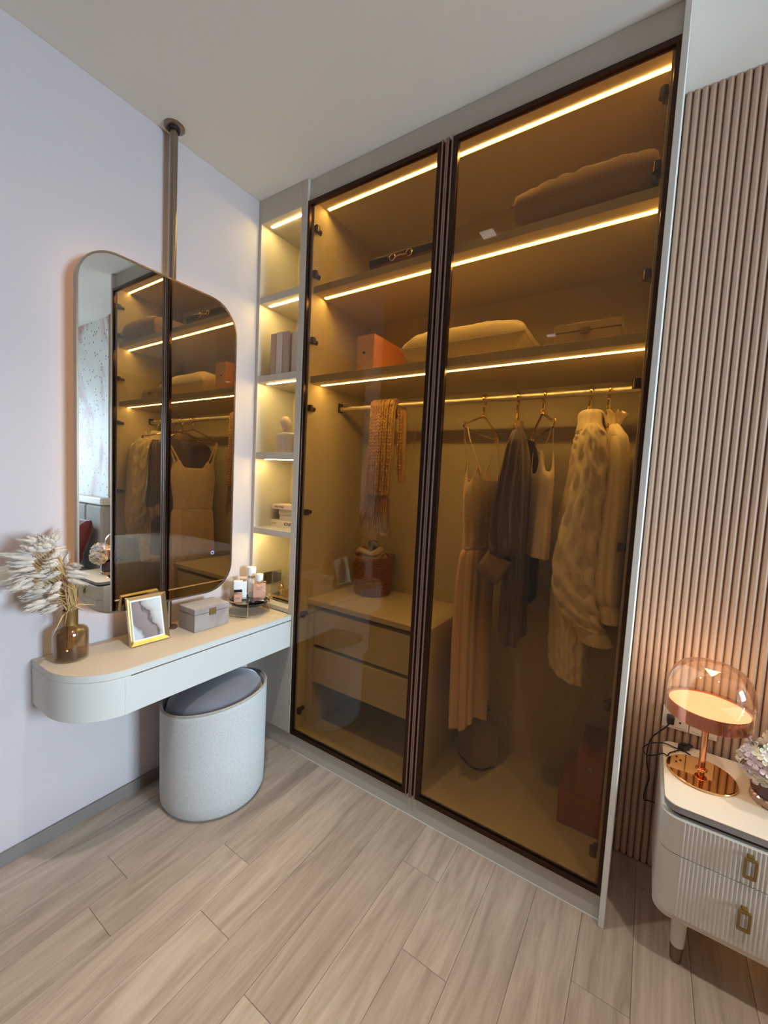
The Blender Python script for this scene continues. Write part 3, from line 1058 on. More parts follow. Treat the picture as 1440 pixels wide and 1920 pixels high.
for i in range(34):
    a = random.uniform(-2.6, 2.6)
    n0 = Vector((0.082 + random.uniform(-.013, .013), -0.792 + random.uniform(-.013, .013), 0.825))
    h = random.uniform(0.06, 0.15)
    sp = random.uniform(0.02, 0.06)
    e_ = n0 + Vector((abs(cos(a)) * sp * 0.7 - 0.01, sin(a) * sp - 0.01, h))
    e_.x = max(e_.x, 0.025)
    blade.tube([n0, n0.lerp(e_, 0.5) + Vector((0, 0, 0.015)), e_], [0.0016, 0.0014, 0.0004], 4, flat=0.4)
for (dx, dy, dz) in ((0.055, -0.03, -0.035), (0.05, -0.06, -0.06), (0.04, 0.06, 0.012), (0.06, 0.02, 0.004)):
    n0 = Vector((0.09, -0.80, 0.833))
    e_ = n0 + Vector((dx, dy, dz))
    blade.tube([n0, n0.lerp(e_, 0.4) + Vector((0, 0, 0.012)), e_], [0.002, 0.0032, 0.0005], 5, flat=0.35)
blade.build('grass_blades', 'straw', bq, kind='stuff')
rose = MB()
for i in range(9):
    n0 = Vector((0.09, -0.80, 0.85)) + Vector((random.uniform(-.01, .02), random.uniform(-.04, .0), 0))
    e_ = n0 + Vector((random.uniform(-.01, .04), random.uniform(-.035, 0), random.uniform(.05, .13)))
    rose.tube([n0, e_], [0.001, 0.004], 5, flat=0.4)
rose.build('bracts', 'straw_rose', bq, kind='stuff')

# ------------------------------------------------------------------ picture frame
pfm = Thing('picture_frame', (0.157, -0.565, 0.665), radians(-3), 'small gold framed abstract print leaning on the dressing table', 'picture frame')
W2, HT = 0.0685, 0.176
TL = radians(14)
fm = ring_prism(rrect(-W2, W2, 0, HT, 0.0005, 1), rrect(-W2 + 0.013, W2 - 0.013, 0.013, HT - 0.013, 0.0005, 1), -0.016, 0.0, 'x')


def lean(mb):
    mb.v = [(x * cos(TL) - z * sin(TL) + 0.0, y, x * sin(TL) + z * cos(TL) + 0.0046) for x, y, z in mb.v]
    return mb


# chamfer the frame: inner lip sits back
v2 = []
for (x, y, z) in fm.v:
    inner_ = abs(y) < W2 - 0.006 and 0.006 < z < HT - 0.006
    v2.append((x - (0.010 if inner_ and x > -0.005 else 0), y, z))
fm.v = v2
lean(fm).build('frame', 'gold_pale', pfm, local=True, smooth=False)
lean(MB().box(-0.0145, -0.0125, -W2 + 0.0132, W2 - 0.0132, 0.0132, HT - 0.0132)).build('mat_board', 'perfume_white', pfm, local=True, smooth=False)
lean(MB().box(-0.0124, -0.0120, -W2 + 0.0175, W2 - 0.0175, 0.0175, HT - 0.019)).build('print', 'photo_art', pfm, local=True, smooth=False)
lean(MB().box(-0.0158, -0.0146, -W2 + 0.004, W2 - 0.004, 0.004, HT - 0.004)).build('back_board', 'black_mat', pfm, local=True, smooth=False)
sb = MB().prism([(-0.044, 0.10), (-0.084, 0.0002), (-0.066, 0.0002), (-0.040, 0.10)], -0.018, 0.018, 'y')
sb.build('easel_leg', 'black_mat', pfm, local=True, smooth=False)

# ------------------------------------------------------------------ jewellery box


def lid_box(name, x0, x1, y0, y1, z0, z1, zs, m, label, cat, face, group=None):
    t = Thing(name, ((x0 + x1) / 2, (y0 + y1) / 2, z0), 0, label, cat, group)
    box('box_body', m, x0 + .001, x1 - .001, y0 + .001, y1 - .001, z0 + .0003, zs - 0.0007, t, bevel=0.002)
    box('lid', m, x0, x1, y0, y1, zs + 0.0005, z1, t, bevel=0.003)
    if face == 'x':
        ym = (y0 + y1) / 2
        box('clasp', 'gold_old', x1 - 0.001, x1 + 0.005, ym - 0.014, ym + 0.014, zs - 0.010, zs + 0.014, t, bevel=0.001)
        box('clasp_plate', 'gold_old', x1 - 0.0005, x1 + 0.002, ym - 0.016, ym + 0.016, zs - 0.012, zs + 0.016, t, bevel=0.0005)
    else:
        xm = (x0 + x1) / 2 - 0.004
        box('clasp', 'gold_old', xm - 0.014, xm + 0.014, y0 - 0.006, y0 + 0.001, zs - 0.010, zs + 0.010, t, bevel=0.001)
    return t


lid_box('jewellery_box', 0.071, 0.187, -0.413, -0.253, 0.665, 0.760, 0.736, 'suede_grey', 'grey suede jewellery box with a brass clasp on the dressing table', 'box', 'x')

# ------------------------------------------------------------------ tray with perfumes
ty = Thing('perfume_tray', (0.125, -0.100, 0.665), 0, 'round black dish on a gold wire stand beside the shelf column', 'tray')
tc_ = (0.125, -0.100)
MB().lathe([(0.0, 0.040), (0.070, 0.040), (0.084, 0.047), (0.090, 0.056), (0.0885, 0.058), (0.080, 0.052), (0.068, 0.046), (0.0, 0.046)], (tc_[0], tc_[1], 0.665), 56).build('dish', 'black_gloss', ty, sharp=60)
RH = 0.093
for a0, a1 in ((-165, -42), (40, 150)):
    n_ = 16
    A = [radians(a0 + (a1 - a0) * i / n_) for i in range(n_ + 1)]
    low = [(tc_[0] + RH * cos(a), tc_[1] + RH * sin(a), 0.6685) for a in A]
    zt_ = 0.731
    up = [(tc_[0] + RH * cos(a), tc_[1] + RH * sin(a), zt_) for a in A[::-1]]
    MB().tube(low + up, 0.0024, 8, close=True).build('wire_hoop', 'gold', ty)
for a in (-42, 40, 150, 195):
    MB().tube([(tc_[0] + 0.079 * cos(radians(a)), tc_[1] + 0.079 * sin(radians(a)), 0.7095), (tc_[0] + RH * cos(radians(a)), tc_[1] + RH * sin(radians(a)), 0.716)], 0.002, 6).build('wire_spoke', 'gold', ty)
ZT = 0.7115


def rect_bottle(name, x, y, w, d, h, rot, label, glass, cap_m, cap, band=None, liquid=None, text=None):
    """Flat rectangular flask; local x = depth, local y = width."""
    t = Thing(name, (x, y, ZT), rot, label, 'perfume bottle')
    MB().prism(rrect(-d / 2, d / 2, -w / 2, w / 2, 0.003, 3), 0.0003, h).build('flask', glass, t, local=True, bevel=0.0012)
    if liquid:
        MB().prism(rrect(-d / 2 + .003, d / 2 - .003, -w / 2 + .003, w / 2 - .003, 0.002, 2), 0.005, h * liquid).build('perfume', 'perfume_liquid', t, local=True)
    if cap == 'block':
        MB().prism(rrect(-d / 2, d / 2, -w / 2, w / 2, 0.002, 2), h + 0.013, h + 0.052).build('cap', cap_m, t, local=True, bevel=0.001)
        MB().prism(rrect(-d / 2 + .002, d / 2 - .002, -w / 2 + .002, w / 2 - .002, 0.002, 2), h, h + 0.013).build('collar', 'black_gloss', t, local=True)
    elif cap == 'round':
        MB().lathe([(0.008, 0.0), (0.008, 0.006), (0.0165, 0.006), (0.0172, 0.008), (0.0172, 0.034), (0.0162, 0.036), (0, 0.036)], (0, 0, h), 28).build('cap', cap_m, t, local=True)
    elif cap == 'stopper':
        MB().lathe([(0.0075, 0.0), (0.0075, 0.014)], (0, 0, h), 20).build('neck', 'gold_satin', t, local=True)
        MB().prism(rrect(-0.011, 0.011, -0.020, 0.020, 0.004, 3), h + 0.014, h + 0.022).build('cap', cap_m, t, local=True, bevel=0.001)
    if text:
        tm = MB()
        for z, ww in text:
            tm.box(d / 2 + 0.0001, d / 2 + 0.0004, -w * ww / 2, w * ww / 2, z - 0.0011, z + 0.0011)
        tm.build('printed_label', 'print_grey', t, local=True, smooth=False)
    return t


rect_bottle('perfume_bottle', 0.095, -0.140, 0.040, 0.026, 0.052, radians(-35), 'flat perfume flask with a white block cap and black collar at the dish front', 'perfume_glass', 'perfume_white', 'block', liquid=0.8, text=((0.026, 0.5), (0.021, 0.4)))
rect_bottle('perfume_bottle', 0.060, -0.092, 0.044, 0.026, 0.086, radians(-35), 'low frosted perfume bottle with a flat bar stopper at the dish back', 'perfume_white', 'perfume_liquid', 'stopper')
rect_bottle('perfume_bottle', 0.122, -0.040, 0.064, 0.026, 0.088, radians(-30), 'wide pink perfume flask with a round white cap nearest the shelf column', 'perfume_glass', 'perfume_white', 'round', liquid=0.88, text=((0.062, 0.45), (0.056, 0.5), (0.050, 0.5)))
t4 = Thing('perfume_bottle', (0.068, -0.043, ZT), 0, 'slim white perfume spray with a tall white cap, tallest on the black dish', 'perfume bottle')
MB().lathe([(0.0, 0.0003), (0.0135, 0.0003), (0.0145, 0.002), (0.0145, 0.098), (0.0125, 0.101), (0, 0.101)], (0, 0, 0), 28).build('flask', 'perfume_white', t4, local=True)
MB().lathe([(0.017, 0.101), (0.0172, 0.110), (0.0, 0.110)], (0, 0, 0), 28).build('collar', 'gold', t4, local=True)
MB().lathe([(0.0, 0.1102), (0.0205, 0.1102), (0.021, 0.112), (0.021, 0.147), (0.0198, 0.150), (0, 0.150)], (0, 0, 0), 32).build('cap', 'perfume_white', t4, local=True)
lt = MB()
for z in (0.08, 0.072, 0.03, 0.024):
    lt.tube([(0.0147 * cos(a), 0.0147 * sin(a), z) for a in [radians(-75 + 6 * i) for i in range(11)]], 0.0009, 4)
lt.build('printed_label', 'print_grey', t4, local=True)
bb = Thing('powder_compact', (0.158, -0.085, ZT), radians(-35), 'flat black square compact lying on the black dish', 'compact')
box('compact_base', 'black_gloss', 0.158 - .026, 0.158 + .026, -0.085 - .034, -0.085 + .034, ZT + .0003, ZT + .009, None, bb.o).data.transform(Matrix.Translation((-0.158, 0.085, -ZT)))
box('compact_lid', 'black_gloss', 0.158 - .0255, 0.158 + .0255, -0.085 - .0335, -0.085 + .0335, ZT + .0095, ZT + .016, None, bb.o).data.transform(Matrix.Translation((-0.158, 0.085, -ZT)))

# ------------------------------------------------------------------ shelf column contents
zb2 = 1.787


def book_up(x0, x1, y0, h, m, label, m2=None):
    t = Thing('book', ((x0 + x1) / 2, y0 + 0.07, zb2), 0, label, 'book', 'upright books on the second compartment')
    d = 0.14
    box('cover', m, x0, x0 + 0.002, y0, y0 + d, zb2 + .0003, zb2 + h, t, bevel=0.0006)
    box('cover', m, x1 - 0.002, x1, y0, y0 + d, zb2 + .0003, zb2 + h, t, bevel=0.0006)
    box('spine', m, x0 + 0.002, x1 - 0.002, y0 - 0.001, y0 + 0.002, zb2 + .0003, zb2 + h, t, bevel=0.0006)
    box('pages', 'paper_cream', x0 + 0.002, x1 - 0.002, y0 + 0.002, y0 + d - 0.004, zb2 + 0.003, zb2 + h - 0.004, t, bevel=0)
    return t


book_up(0.094, 0.134, 0.012, 0.190, 'book_taupe', 'taupe upright book, first in the shelf row beside the mirror')
book_up(0.135, 0.174, 0.010, 0.192, 'book_pale', 'pale upright book between the two taupe books')
book_up(0.175, 0.220, 0.012, 0.190, 'book_taupe', 'thicker taupe upright book in the middle of the shelf row')
book_up(0.222, 0.262, 0.022, 0.186, 'book_pale', 'pale upright book set back beside the thick taupe book')
book_up(0.2635, 0.277, 0.024, 0.186, 'paper_pink', 'thin pinkish upright book, last in the row by the wardrobe')
bu = Thing('bust_figurine', (0.166, 0.064, 1.421), 0, 'beige ceramic bust figurine with a faceless oval head in the third compartment', 'figurine')
zz = 1.4213
MB().loft([(0.166, 0.064, zz + 0.100, 0.020, 0.018, 0), (0.166, 0.064, zz + 0.096, 0.050, 0.026, 0), (0.166, 0.064, zz + 0.086, 0.060, 0.031, 0), (0.166, 0.064, zz + 0.05, 0.058, 0.032, 0), (0.166, 0.064, zz, 0.050, 0.030, 0)], 36, 24, cap0=True, cap1=True).build('torso', 'ceramic_beige', bu, sharp=180)
MB().lathe([(0.016, 0), (0.014, 0.02)], (0.166, 0.064, zz + 0.094), 24).build('neck', 'ceramic_beige', bu)
hd = MB().lathe([(0.0, -0.036), (0.012, -0.032), (0.021, -0.02), (0.0262, 0.0), (0.024, 0.016), (0.016, 0.029), (0.006, 0.0345), (0.0, 0.035)], (0, 0, 0), 28)
hd.v = [tuple(Vector((0.162, 0.062, zz + 0.142)) + Matrix.Rotation(radians(-14), 3, 'Y') @ Vector(v)) for v in hd.v]
hd.build('head', 'ceramic_beige', bu, sharp=180)
# stack of books and box, fourth compartment
RX = Matrix.Rotation(radians(90), 4, 'X')
z4 = 1.050
t = Thing('book', (0.143, 0.165, z4), 0, 'thick cream book lying flat, bottom of the stack in the fourth compartment', 'book')
box('cover', 'paper_cream', 0.0215, 0.278, 0.1085, 0.215, z4 + .0003, z4 + 0.0025, t, bevel=0.0006)
box('cover', 'paper_cream', 0.0215, 0.278, 0.1085, 0.215, z4 + .0325, z4 + 0.0350, t, bevel=0.0006)
box('spine', 'paper_cream', 0.0215, 0.278, 0.107, 0.110, z4 + .0003, z4 + 0.035, t, bevel=0.0006)
box('pages', 'perfume_white', 0.024, 0.275, 0.110, 0.213, z4 + .0025, z4 + 0.0325, t, bevel=0)
text_mesh('lettering', 'KINFOLK', 0.0235, (0.122, 0.1066, z4 + 0.010), RX, 'ink_black', t)
text_mesh('small_lettering', 'THE HOME', 0.0065, (0.032, 0.1066, z4 + 0.0155), RX, 'print_grey', t)
z5 = z4 + 0.035
t = Thing('storage_box', (0.19, 0.165, z5), 0, 'small linen covered box with a lid between the two lying books', 'box')
box('box_body', 'linen_box', 0.083, 0.272, 0.1105, 0.205, z5 + .0003, z5 + 0.040, t)
box('lid', 'linen_box', 0.079, 0.276, 0.108, 0.209, z5 + 0.030, z5 + 0.056, t, bevel=0.002)
z6 = z5 + 0.056
t = Thing('book', (0.155, 0.160, z6), 0, 'thin pinkish book lying on top of the linen box', 'book')
box('cover', 'paper_pink', 0.034, 0.276, 0.104, 0.212, z6 + .0003, z6 + 0.002, t, bevel=0.0006)
box('cover', 'paper_pink', 0.034, 0.276, 0.104, 0.212, z6 + .023, z6 + 0.025, t, bevel=0.0006)
box('spine', 'paper_pink', 0.034, 0.276, 0.1025, 0.1055, z6 + .0003, z6 + 0.025, t, bevel=0.0006)
box('pages', 'perfume_white', 0.037, 0.273, 0.1055, 0.210, z6 + .002, z6 + 0.023, t, bevel=0)
text_mesh('lettering', 'WELCOME', 0.0135, (0.055, 0.1022, z6 + 0.0075), RX, 'ink_black', t)
t = Thing('trinket_dish', (0.235, 0.150, z6 + 0.025), 0, 'small beige dish on the pinkish book, top of the stack', 'dish')
MB().lathe([(0, 0.0004), (0.020, 0.0004), (0.034, 0.008), (0.033, 0.0095), (0.019, 0.003), (0, 0.003)], (0.235, 0.150, z6 + 0.025), 28).build('dish', 'ceramic_beige', t)
# gold jewellery stand with a glass lid in the lowest compartment
js = Thing('jewellery_stand', (0.19, 0.13, 0.688), 0, 'gold based jewellery case with a glass cover in the lowest lit compartment', 'jewellery stand')
jx0, jx1, jy0, jy1, jz = 0.100, 0.276, 0.050, 0.205, 0.6885
MB().box(jx0, jx1, jy0, jy1, jz + 0.006, jz + 0.028).box(jx0 + .012, jx1 - .012, jy0 + .012, jy1 - .012, jz, jz + 0.006).build('base', 'gold', js, bevel=0.0015, smooth=False)
MB().box(jx0 + 0.02, jx1 - 0.02, jy0 - 0.0006, jy0 + 0.0005, jz + 0.009, jz + 0.018).build('slot', 'black_mat', js, smooth=False)
gb = MB()
gz = jz + 0.145
gb.box(jx0 + .001, jx0 + .003, jy0 + .001, jy1 - .001, jz + .0282, gz).box(jx0 + .003, jx1 - .001, jy0 + .001, jy0 + .003, jz + .0282, gz).box(jx0 + .003, jx1 - .001, jy1 - .003, jy1 - .001, jz + .0282, gz).box(jx0 + .001, jx1 - .001, jy0 + .001, jy1 - .001, gz, gz + .002)
gb.build('glass_cover', 'clear_glass', js, smooth=False)
MB().lathe([(0.0, 0.0), (0.008, 0.0), (0.006, 0.008), (0.008, 0.014), (0.0125, 0.022), (0.0125, 0.030), (0.007, 0.038), (0.0028, 0.042)], (0.122, 0.104, jz + 0.0282), 24).build('ring_knob', 'gold', js)
MB().tube([(0.122, 0.104, jz + 0.066), (0.124, 0.104, jz + 0.10), (0.132, 0.104, jz + 0.118), (0.152, 0.104, jz + 0.128), (0.200, 0.104, jz + 0.131)], 0.0022, 8).build('arm', 'gold', js)

# ------------------------------------------------------------------ wardrobe contents


def cushion(name, cx, cy, z0, L, W, T, rot, m, label, seed, q=0.36, dip=0.0, tilt=(0, 0)):
    t = Thing(name, (cx, cy, z0), rot, label, 'cushion')
    rnd = random.Random(seed)
    ph = [rnd.uniform(0, 6.28) for _ in range(8)]
    N = 44
    mb = MB()
    idx = {}
    for s in (1, -1):
        for j in range(N + 1):
            for i in range(N + 1):
                u, v = -1 + 2 * i / N, -1 + 2 * j / N
                edge = (i in (0, N) or j in (0, N))
                if s == -1 and edge:
                    idx[(s, i, j)] = idx[(1, i, j)]
                    continue
                tk = (max(0, 1 - u ** 4) * max(0, 1 - v ** 4)) ** q
                pull = 1 - 0.035 * (1 - abs(v) ** 6) * abs(u) ** 3
                pull2 = 1 - 0.035 * (1 - abs(u) ** 6) * abs(v) ** 3
                x, y = u * L / 2 * pull, v * W / 2 * pull2
                z = s * T / 2 * tk
                eu, ev = abs(u) ** 3, abs(v) ** 3
                wr = ev * noise.noise((u * 9 + seed, v * 1.6, s * 3.0)) + eu * noise.noise((u * 1.6, v * 9 + seed, s * 3.0)) + 0.5 * noise.noise((u * 2.4 + seed, v * 2.4, s))
                wr += 0.5 * ev * noise.noise((u * 21 + seed, v * 3, s * 2.0))
                z += 0.011 * wr * min(1, tk * 1.6) * (1 if s > 0 else 0.6)
                z += 0.006 * sin(3 * u + ph[4]) * sin(2.6 * v + ph[5]) * tk
                z -= dip * T * math.exp(-((u - 0.1) ** 2 + v * v) * 2.5) * (1 if s > 0 else 0)
                idx[(s, i, j)] = len(mb.v)
                mb.v.append((x, y, z))
    for s in (1, -1):
        for j in range(N):
            for i in range(N):
                mb.f.append((idx[(s, i, j)], idx[(s, i + 1, j)], idx[(s, i + 1, j + 1)], idx[(s, i, j + 1)]))
    R3 = Matrix.Rotation(tilt[0], 3, 'X') @ Matrix.Rotation(tilt[1], 3, 'Y')
    vs = [R3 @ Vector(v) for v in mb.v]
    zm = min(v.z for v in vs)
    mb.v = [(v.x, v.y, max(v.z - zm - 0.004, 0.0006)) for v in vs]
    body = mb.build('cover', m, t, local=True, sharp=180)
    # piping along the seam
    seam = [mb.v[idx[(1, i, 0)]] for i in range(N)] + [mb.v[idx[(1, N, j)]] for j in range(N)] + [mb.v[idx[(1, i, N)]] for i in range(N, 0, -1)] + [mb.v[idx[(1, 0, j)]] for j in range(N, 0, -1)]
    MB().tube(seam, 0.0018, 5, close=True).build('seam', m, t, local=True)
    return t


cushion('cushion', 1.408, 0.235, 2.155, 0.415, 0.38, 0.150, 0.0, 'cushion_taupe', 'taupe cushion lying on the top wardrobe shelf', 3, q=0.20)
cushion('cushion', 1.010, 0.285, 1.766, 0.500, 0.36, 0.165, 0.0, 'cushion_cream', 'plump cream cushion on the middle wardrobe shelf beside the orange box', 8, q=0.42)
lid_box('keepsake_box', 1.344, 1.546, 0.15, 0.335, 1.7655, 1.862, 1.834, 'suede_brown', 'brown suede lidded box on the middle wardrobe shelf near the right door', 'box', 'y')
t = Thing('orange_box', (0.588, 0.22, 1.765), 0, 'bright orange cardboard box with a small hole on the middle wardrobe shelf', 'box')
box('box_sleeve', 'orange_card', 0.5425, 0.6335, 0.1035, 0.36, 1.7655, 1.931, t)
box('drawer_front', 'orange_pale', 0.5435, 0.6325, 0.1005, 0.1033, 1.7665, 1.930, t, bevel=0.0005)
MB().tube([(0.582, 0.0990, 1.856), (0.582, 0.1008, 1.856)], 0.0055, 14).build('finger_hole', 'black_mat', t)
# leather case with horse bit on the top shelf
t = Thing('leather_case', (0.76, 0.15, 2.155), 0, 'flat brown leather case with dark band and gold horse bit on the top shelf', 'case')
lx0, lx1, ly = 0.592, 0.930, 0.098
box('box_body', 'leather_brown', lx0, lx1, ly, ly + 0.14, 2.1555, 2.212, t, bevel=0.003)
box('lid', 'leather_brown', lx0 - .001, lx1 + .001, ly - .001, ly + 0.141, 2.213, 2.237, t, bevel=0.003)
box('band', 'leather_dark', lx0, 0.702, ly - 0.0032, ly - 0.0005, 2.205, 2.231, t)
box('band', 'leather_dark', 0.792, lx1, ly - 0.0032, ly - 0.0005, 2.205, 2.231, t)
hb_ = MB()
for cx in (0.708, 0.786):
    hb_.tube([(cx + 0.013 * cos(2 * pi * i / 24), ly - 0.006, 2.217 + 0.013 * sin(2 * pi * i / 24)) for i in range(24)], 0.0022, 6, close=True)
hb_.tube([(0.721, ly - 0.006, 2.217), (0.735, ly - 0.007, 2.2155), (0.747, ly - 0.007, 2.219), (0.760, ly - 0.007, 2.2155), (0.773, ly - 0.006, 2.217)], 0.0026, 6)
for cx in (0.693, 0.801):
    hb_.tube([(cx, ly - 0.0034, 2.222), (cx, ly - 0.006, 2.222)], 0.004, 8)
hb_.build('horse_bit', 'gold', t)


# hangers
def hanger(x, rot, zr=1.655, L=0.19, name='clothes_hanger', label='', y=0.25):
    """Gold hanger; local y runs along the arms. Hook rests on the rail at (x, y, zr)."""
    t = Thing(name, (x, y, zr + 0.012), 0, label, 'hanger', 'gold clothes hangers on the rail')
    R = Matrix.Rotation(rot, 4, 'Z')
    hk = [(0, 0.0185 * cos(a), -0.0130 + 0.0185 * sin(a)) for a in [radians(200 - 13 * i) for i in range(18)]]
    hk = [(0, p[1], p[2]) for p in hk] + [(0, -0.007, -0.045), (0, 0.0, -0.062), (0, 0.0, -0.080)]
    MB().tube(hk, 0.0052, 10, flat=0.75).build('hook', 'gold', t, local=True).data.transform(R)
    zn, ze = -0.080, -0.152
    MB().lathe([(0.0075, 0.0), (0.0075, 0.018), (0.005, 0.020)], (0, 0, zn - 0.004), 14).build('ferrule', 'gold', t, local=True)
    arm = [(0, -L, ze + 0.020), (0, -L - 0.006, ze + 0.008), (0, -L, ze), (0, 0, ze - 0.004), (0, L, ze), (0, L + 0.006, ze + 0.008), (0, L, ze + 0.020), (0, L * 0.92, ze + 0.012)]
    b = MB()
    b.tube([(0, -L * 0.97, ze + 0.016), (0, -L * 0.5, ze + 0.045), (0, -0.012, zn - 0.002), (0, 0, zn + 0.004), (0, 0.012, zn - 0.002), (0, L * 0.5, ze + 0.045), (0, L * 0.97, ze + 0.016)], 0.0036, 8, flat=1.5)
    b.tube(arm[:7], 0.0032, 8)
    for sgn in (-1, 1):
        b.tube([(0, sgn * (L + 0.006), ze + 0.002), (0, sgn * (L + 0.007), ze + 0.012), (0, sgn * (L + 0.003), ze + 0.022)], 0.0055, 8)
    b.build('arms', 'gold', t, local=True).data.transform(R)
    return t


ROT_CAMI = radians(24)
hanger(1.082, 0.0, label='gold hanger holding the long cream dress')
hanger(1.213, radians(12), L=0.09, label='gold hanger holding the dark satin blouse')
hanger(1.306, ROT_CAMI, L=0.185, label='gold hanger holding the cream camisole')
hanger(1.462, radians(13), label='gold hanger holding the chunky cable cardigan', L=0.05)
hanger(1.520, radians(10), label='gold hanger holding the thin cream blouse beside the right door', L=0.045)


def garment(name, x, label, cat, y=0.25, z=1.52):
    return Thing(name, (x, y, z), 0, label, cat)


def fold(seed, k1, k2, amp, grow=1.0):
    r = random.Random(seed)
    p = [r.uniform(0, 6.28) for _ in range(6)]

    def f(a, t):
        g = amp * (0.15 + grow * t)
        return g * (0.6 * sin(k1 * a + p[0] + 1.2 * sin(2.2 * t + p[1])) + 0.4 * sin(k2 * a + p[2] + 1.5 * sin(3 * t + p[3])))
    return f


# --- long dress
t = garment('slip_dress', 1.082, 'long cream strappy dress with a gathered skirt hanging first on the rail', 'dress')
DX, DYc = 1.090, 0.262
fb = fold(1, 7, 13, 0.006)


def bod(a, tt):
    # scooped neckline front and back, higher at the strap points
    d = fb(a, tt)
    up = (0.052 * math.exp(-((abs(sin(a)) - 0.80) / 0.14) ** 2) - 0.030 * max(0, abs(sin(a)) - 0.93) * 10) * max(0, 1 - tt * 3.2)
    return (d, up)


MB().loft([(DX, DYc, 1.335, 0.040, 0.148, 0), (DX, DYc, 1.28, 0.046, 0.158, 0), (DX, DYc, 1.20, 0.046, 0.150, 0), (DX, DYc, 1.135, 0.042, 0.140, 0), (DX, DYc, 1.065, 0.040, 0.136, 0)], 64, 26, bod).build('bodice', 'lace_cream', t, sharp=180, solid=0.002)
MB().loft([(DX, DYc, 1.076, 0.041, 0.137, 0), (DX, DYc, 1.068, 0.044, 0.140, 0), (DX, DYc, 1.060, 0.041, 0.137, 0)], 64, 6, fold(2, 24, 31, 0.002)).build('waistband', 'lace_cream', t, sharp=180)


def skirt(a, tt):
    p = sin(6 * a + 0.7 + 0.5 * sin(2 * tt)) * 0.55 + sin(11 * a + 1.9 + 0.8 * tt) * 0.30 + sin(23 * a) * 0.15
    g = 0.004 + 0.019 * min(1, tt * 1.4)
    dz = -0.030 * (tt > 0.97) * (0.5 + 0.5 * sin(3 * a + 1.0)) - 0.012 * sin(4 * a) * (tt > 0.97)
    return (g * p, dz)


MB().loft([(DX, DYc, 1.064, 0.040, 0.136, 0), (DX, DYc, 1.03, 0.047, 0.150, 0), (DX - 0.003, DYc, 0.90, 0.053, 0.152, 0), (DX - 0.002, DYc, 0.70, 0.055, 0.150, 0), (DX + 0.004, DYc, 0.50, 0.056, 0.148, 0), (DX + 0.008, DYc, 0.375, 0.058, 0.150, 0)], 120, 60, skirt).build('skirt', 'dress_cream', t, sharp=180, solid=0.0015)
for sy in (-1, 1):
    for sx in (-1, 1):
        MB().tube([(1.082 + 0.004 * sx, 0.25 + sy * 0.176, 1.521), (1.083 + 0.010 * sx, 0.252 + sy * 0.165, 1.48), (DX + 0.022 * sx, DYc + sy * 0.13, 1.40), (DX + 0.030 * sx, DYc + sy * 0.118, 1.362)], 0.0055, 6, flat=0.3, upv=(0, 1, 0)).build('strap', 'dress_cream', t)

# --- dark satin blouse
t = garment('satin_blouse', 1.22, 'dark brown satin blouse with a puffed sleeve and pale cuff, second on the rail', 'blouse')
BX, BY = 1.238, 0.262
RB = radians(12)
MB().loft([(1.220, 0.255, 1.535, 0.014, 0.045, RB), (1.222, 0.256, 1.515, 0.022, 0.12, RB), (1.224, 0.257, 1.485, 0.030, 0.185, RB), (1.230, BY, 1.40, 0.038, 0.190, RB), (BX, BY, 1.20, 0.042, 0.185, RB), (BX + .006, BY, 0.95, 0.042, 0.180, RB), (BX + .010, BY, 0.80, 0.044, 0.180, RB), (BX + .010, BY, 0.745, 0.044, 0.178, RB)], 96, 50, fold(9, 6, 11, 0.012)).build('body', 'satin_brown', t, sharp=180, solid=0.0015)
MB().loft([(1.240, 0.36, 1.50, 0.010, 0.08, 0), (1.258, 0.36, 1.40, 0.016, 0.085, 0), (1.275, 0.36, 1.20, 0.018, 0.085, 0), (1.282, 0.36, 0.98, 0.018, 0.085, 0), (1.284, 0.36, 0.860, 0.018, 0.085, 0)], 48, 24, fold(5, 4, 7, 0.006), cap0=True).build('far_panel', 'satin_shaded', t, sharp=180, label='back half with its shade coloured black')  # shade inside the blouse is put into this half's black colour
MB().loft([(1.219, 0.255, 1.562, 0.016, 0.040, RB), (1.219, 0.255, 1.545, 0.020, 0.046, RB), (1.219, 0.255, 1.525, 0.017, 0.055, RB)], 40, 8, fold(4, 5, 9, 0.005, 0.2)).build('collar', 'satin_cuff', t, sharp=180, solid=0.0015)
sl = MB().loft([(1.258, 0.100, 1.508, 0.010, 0.020, RB), (1.256, 0.090, 1.46, 0.024, 0.030, RB), (1.250, 0.086, 1.36, 0.032, 0.038, RB), (1.240, 0.086, 1.24, 0.041, 0.046, RB), (1.242, 0.086, 1.15, 0.050, 0.052, RB), (1.246, 0.086, 1.10, 0.046, 0.048, RB), (1.242, 0.086, 1.068, 0.034, 0.036, RB)], 64, 40, fold(12, 5, 9, 0.011), cap0=True)
sl.build('sleeve', 'satin_brown', t, sharp=180)
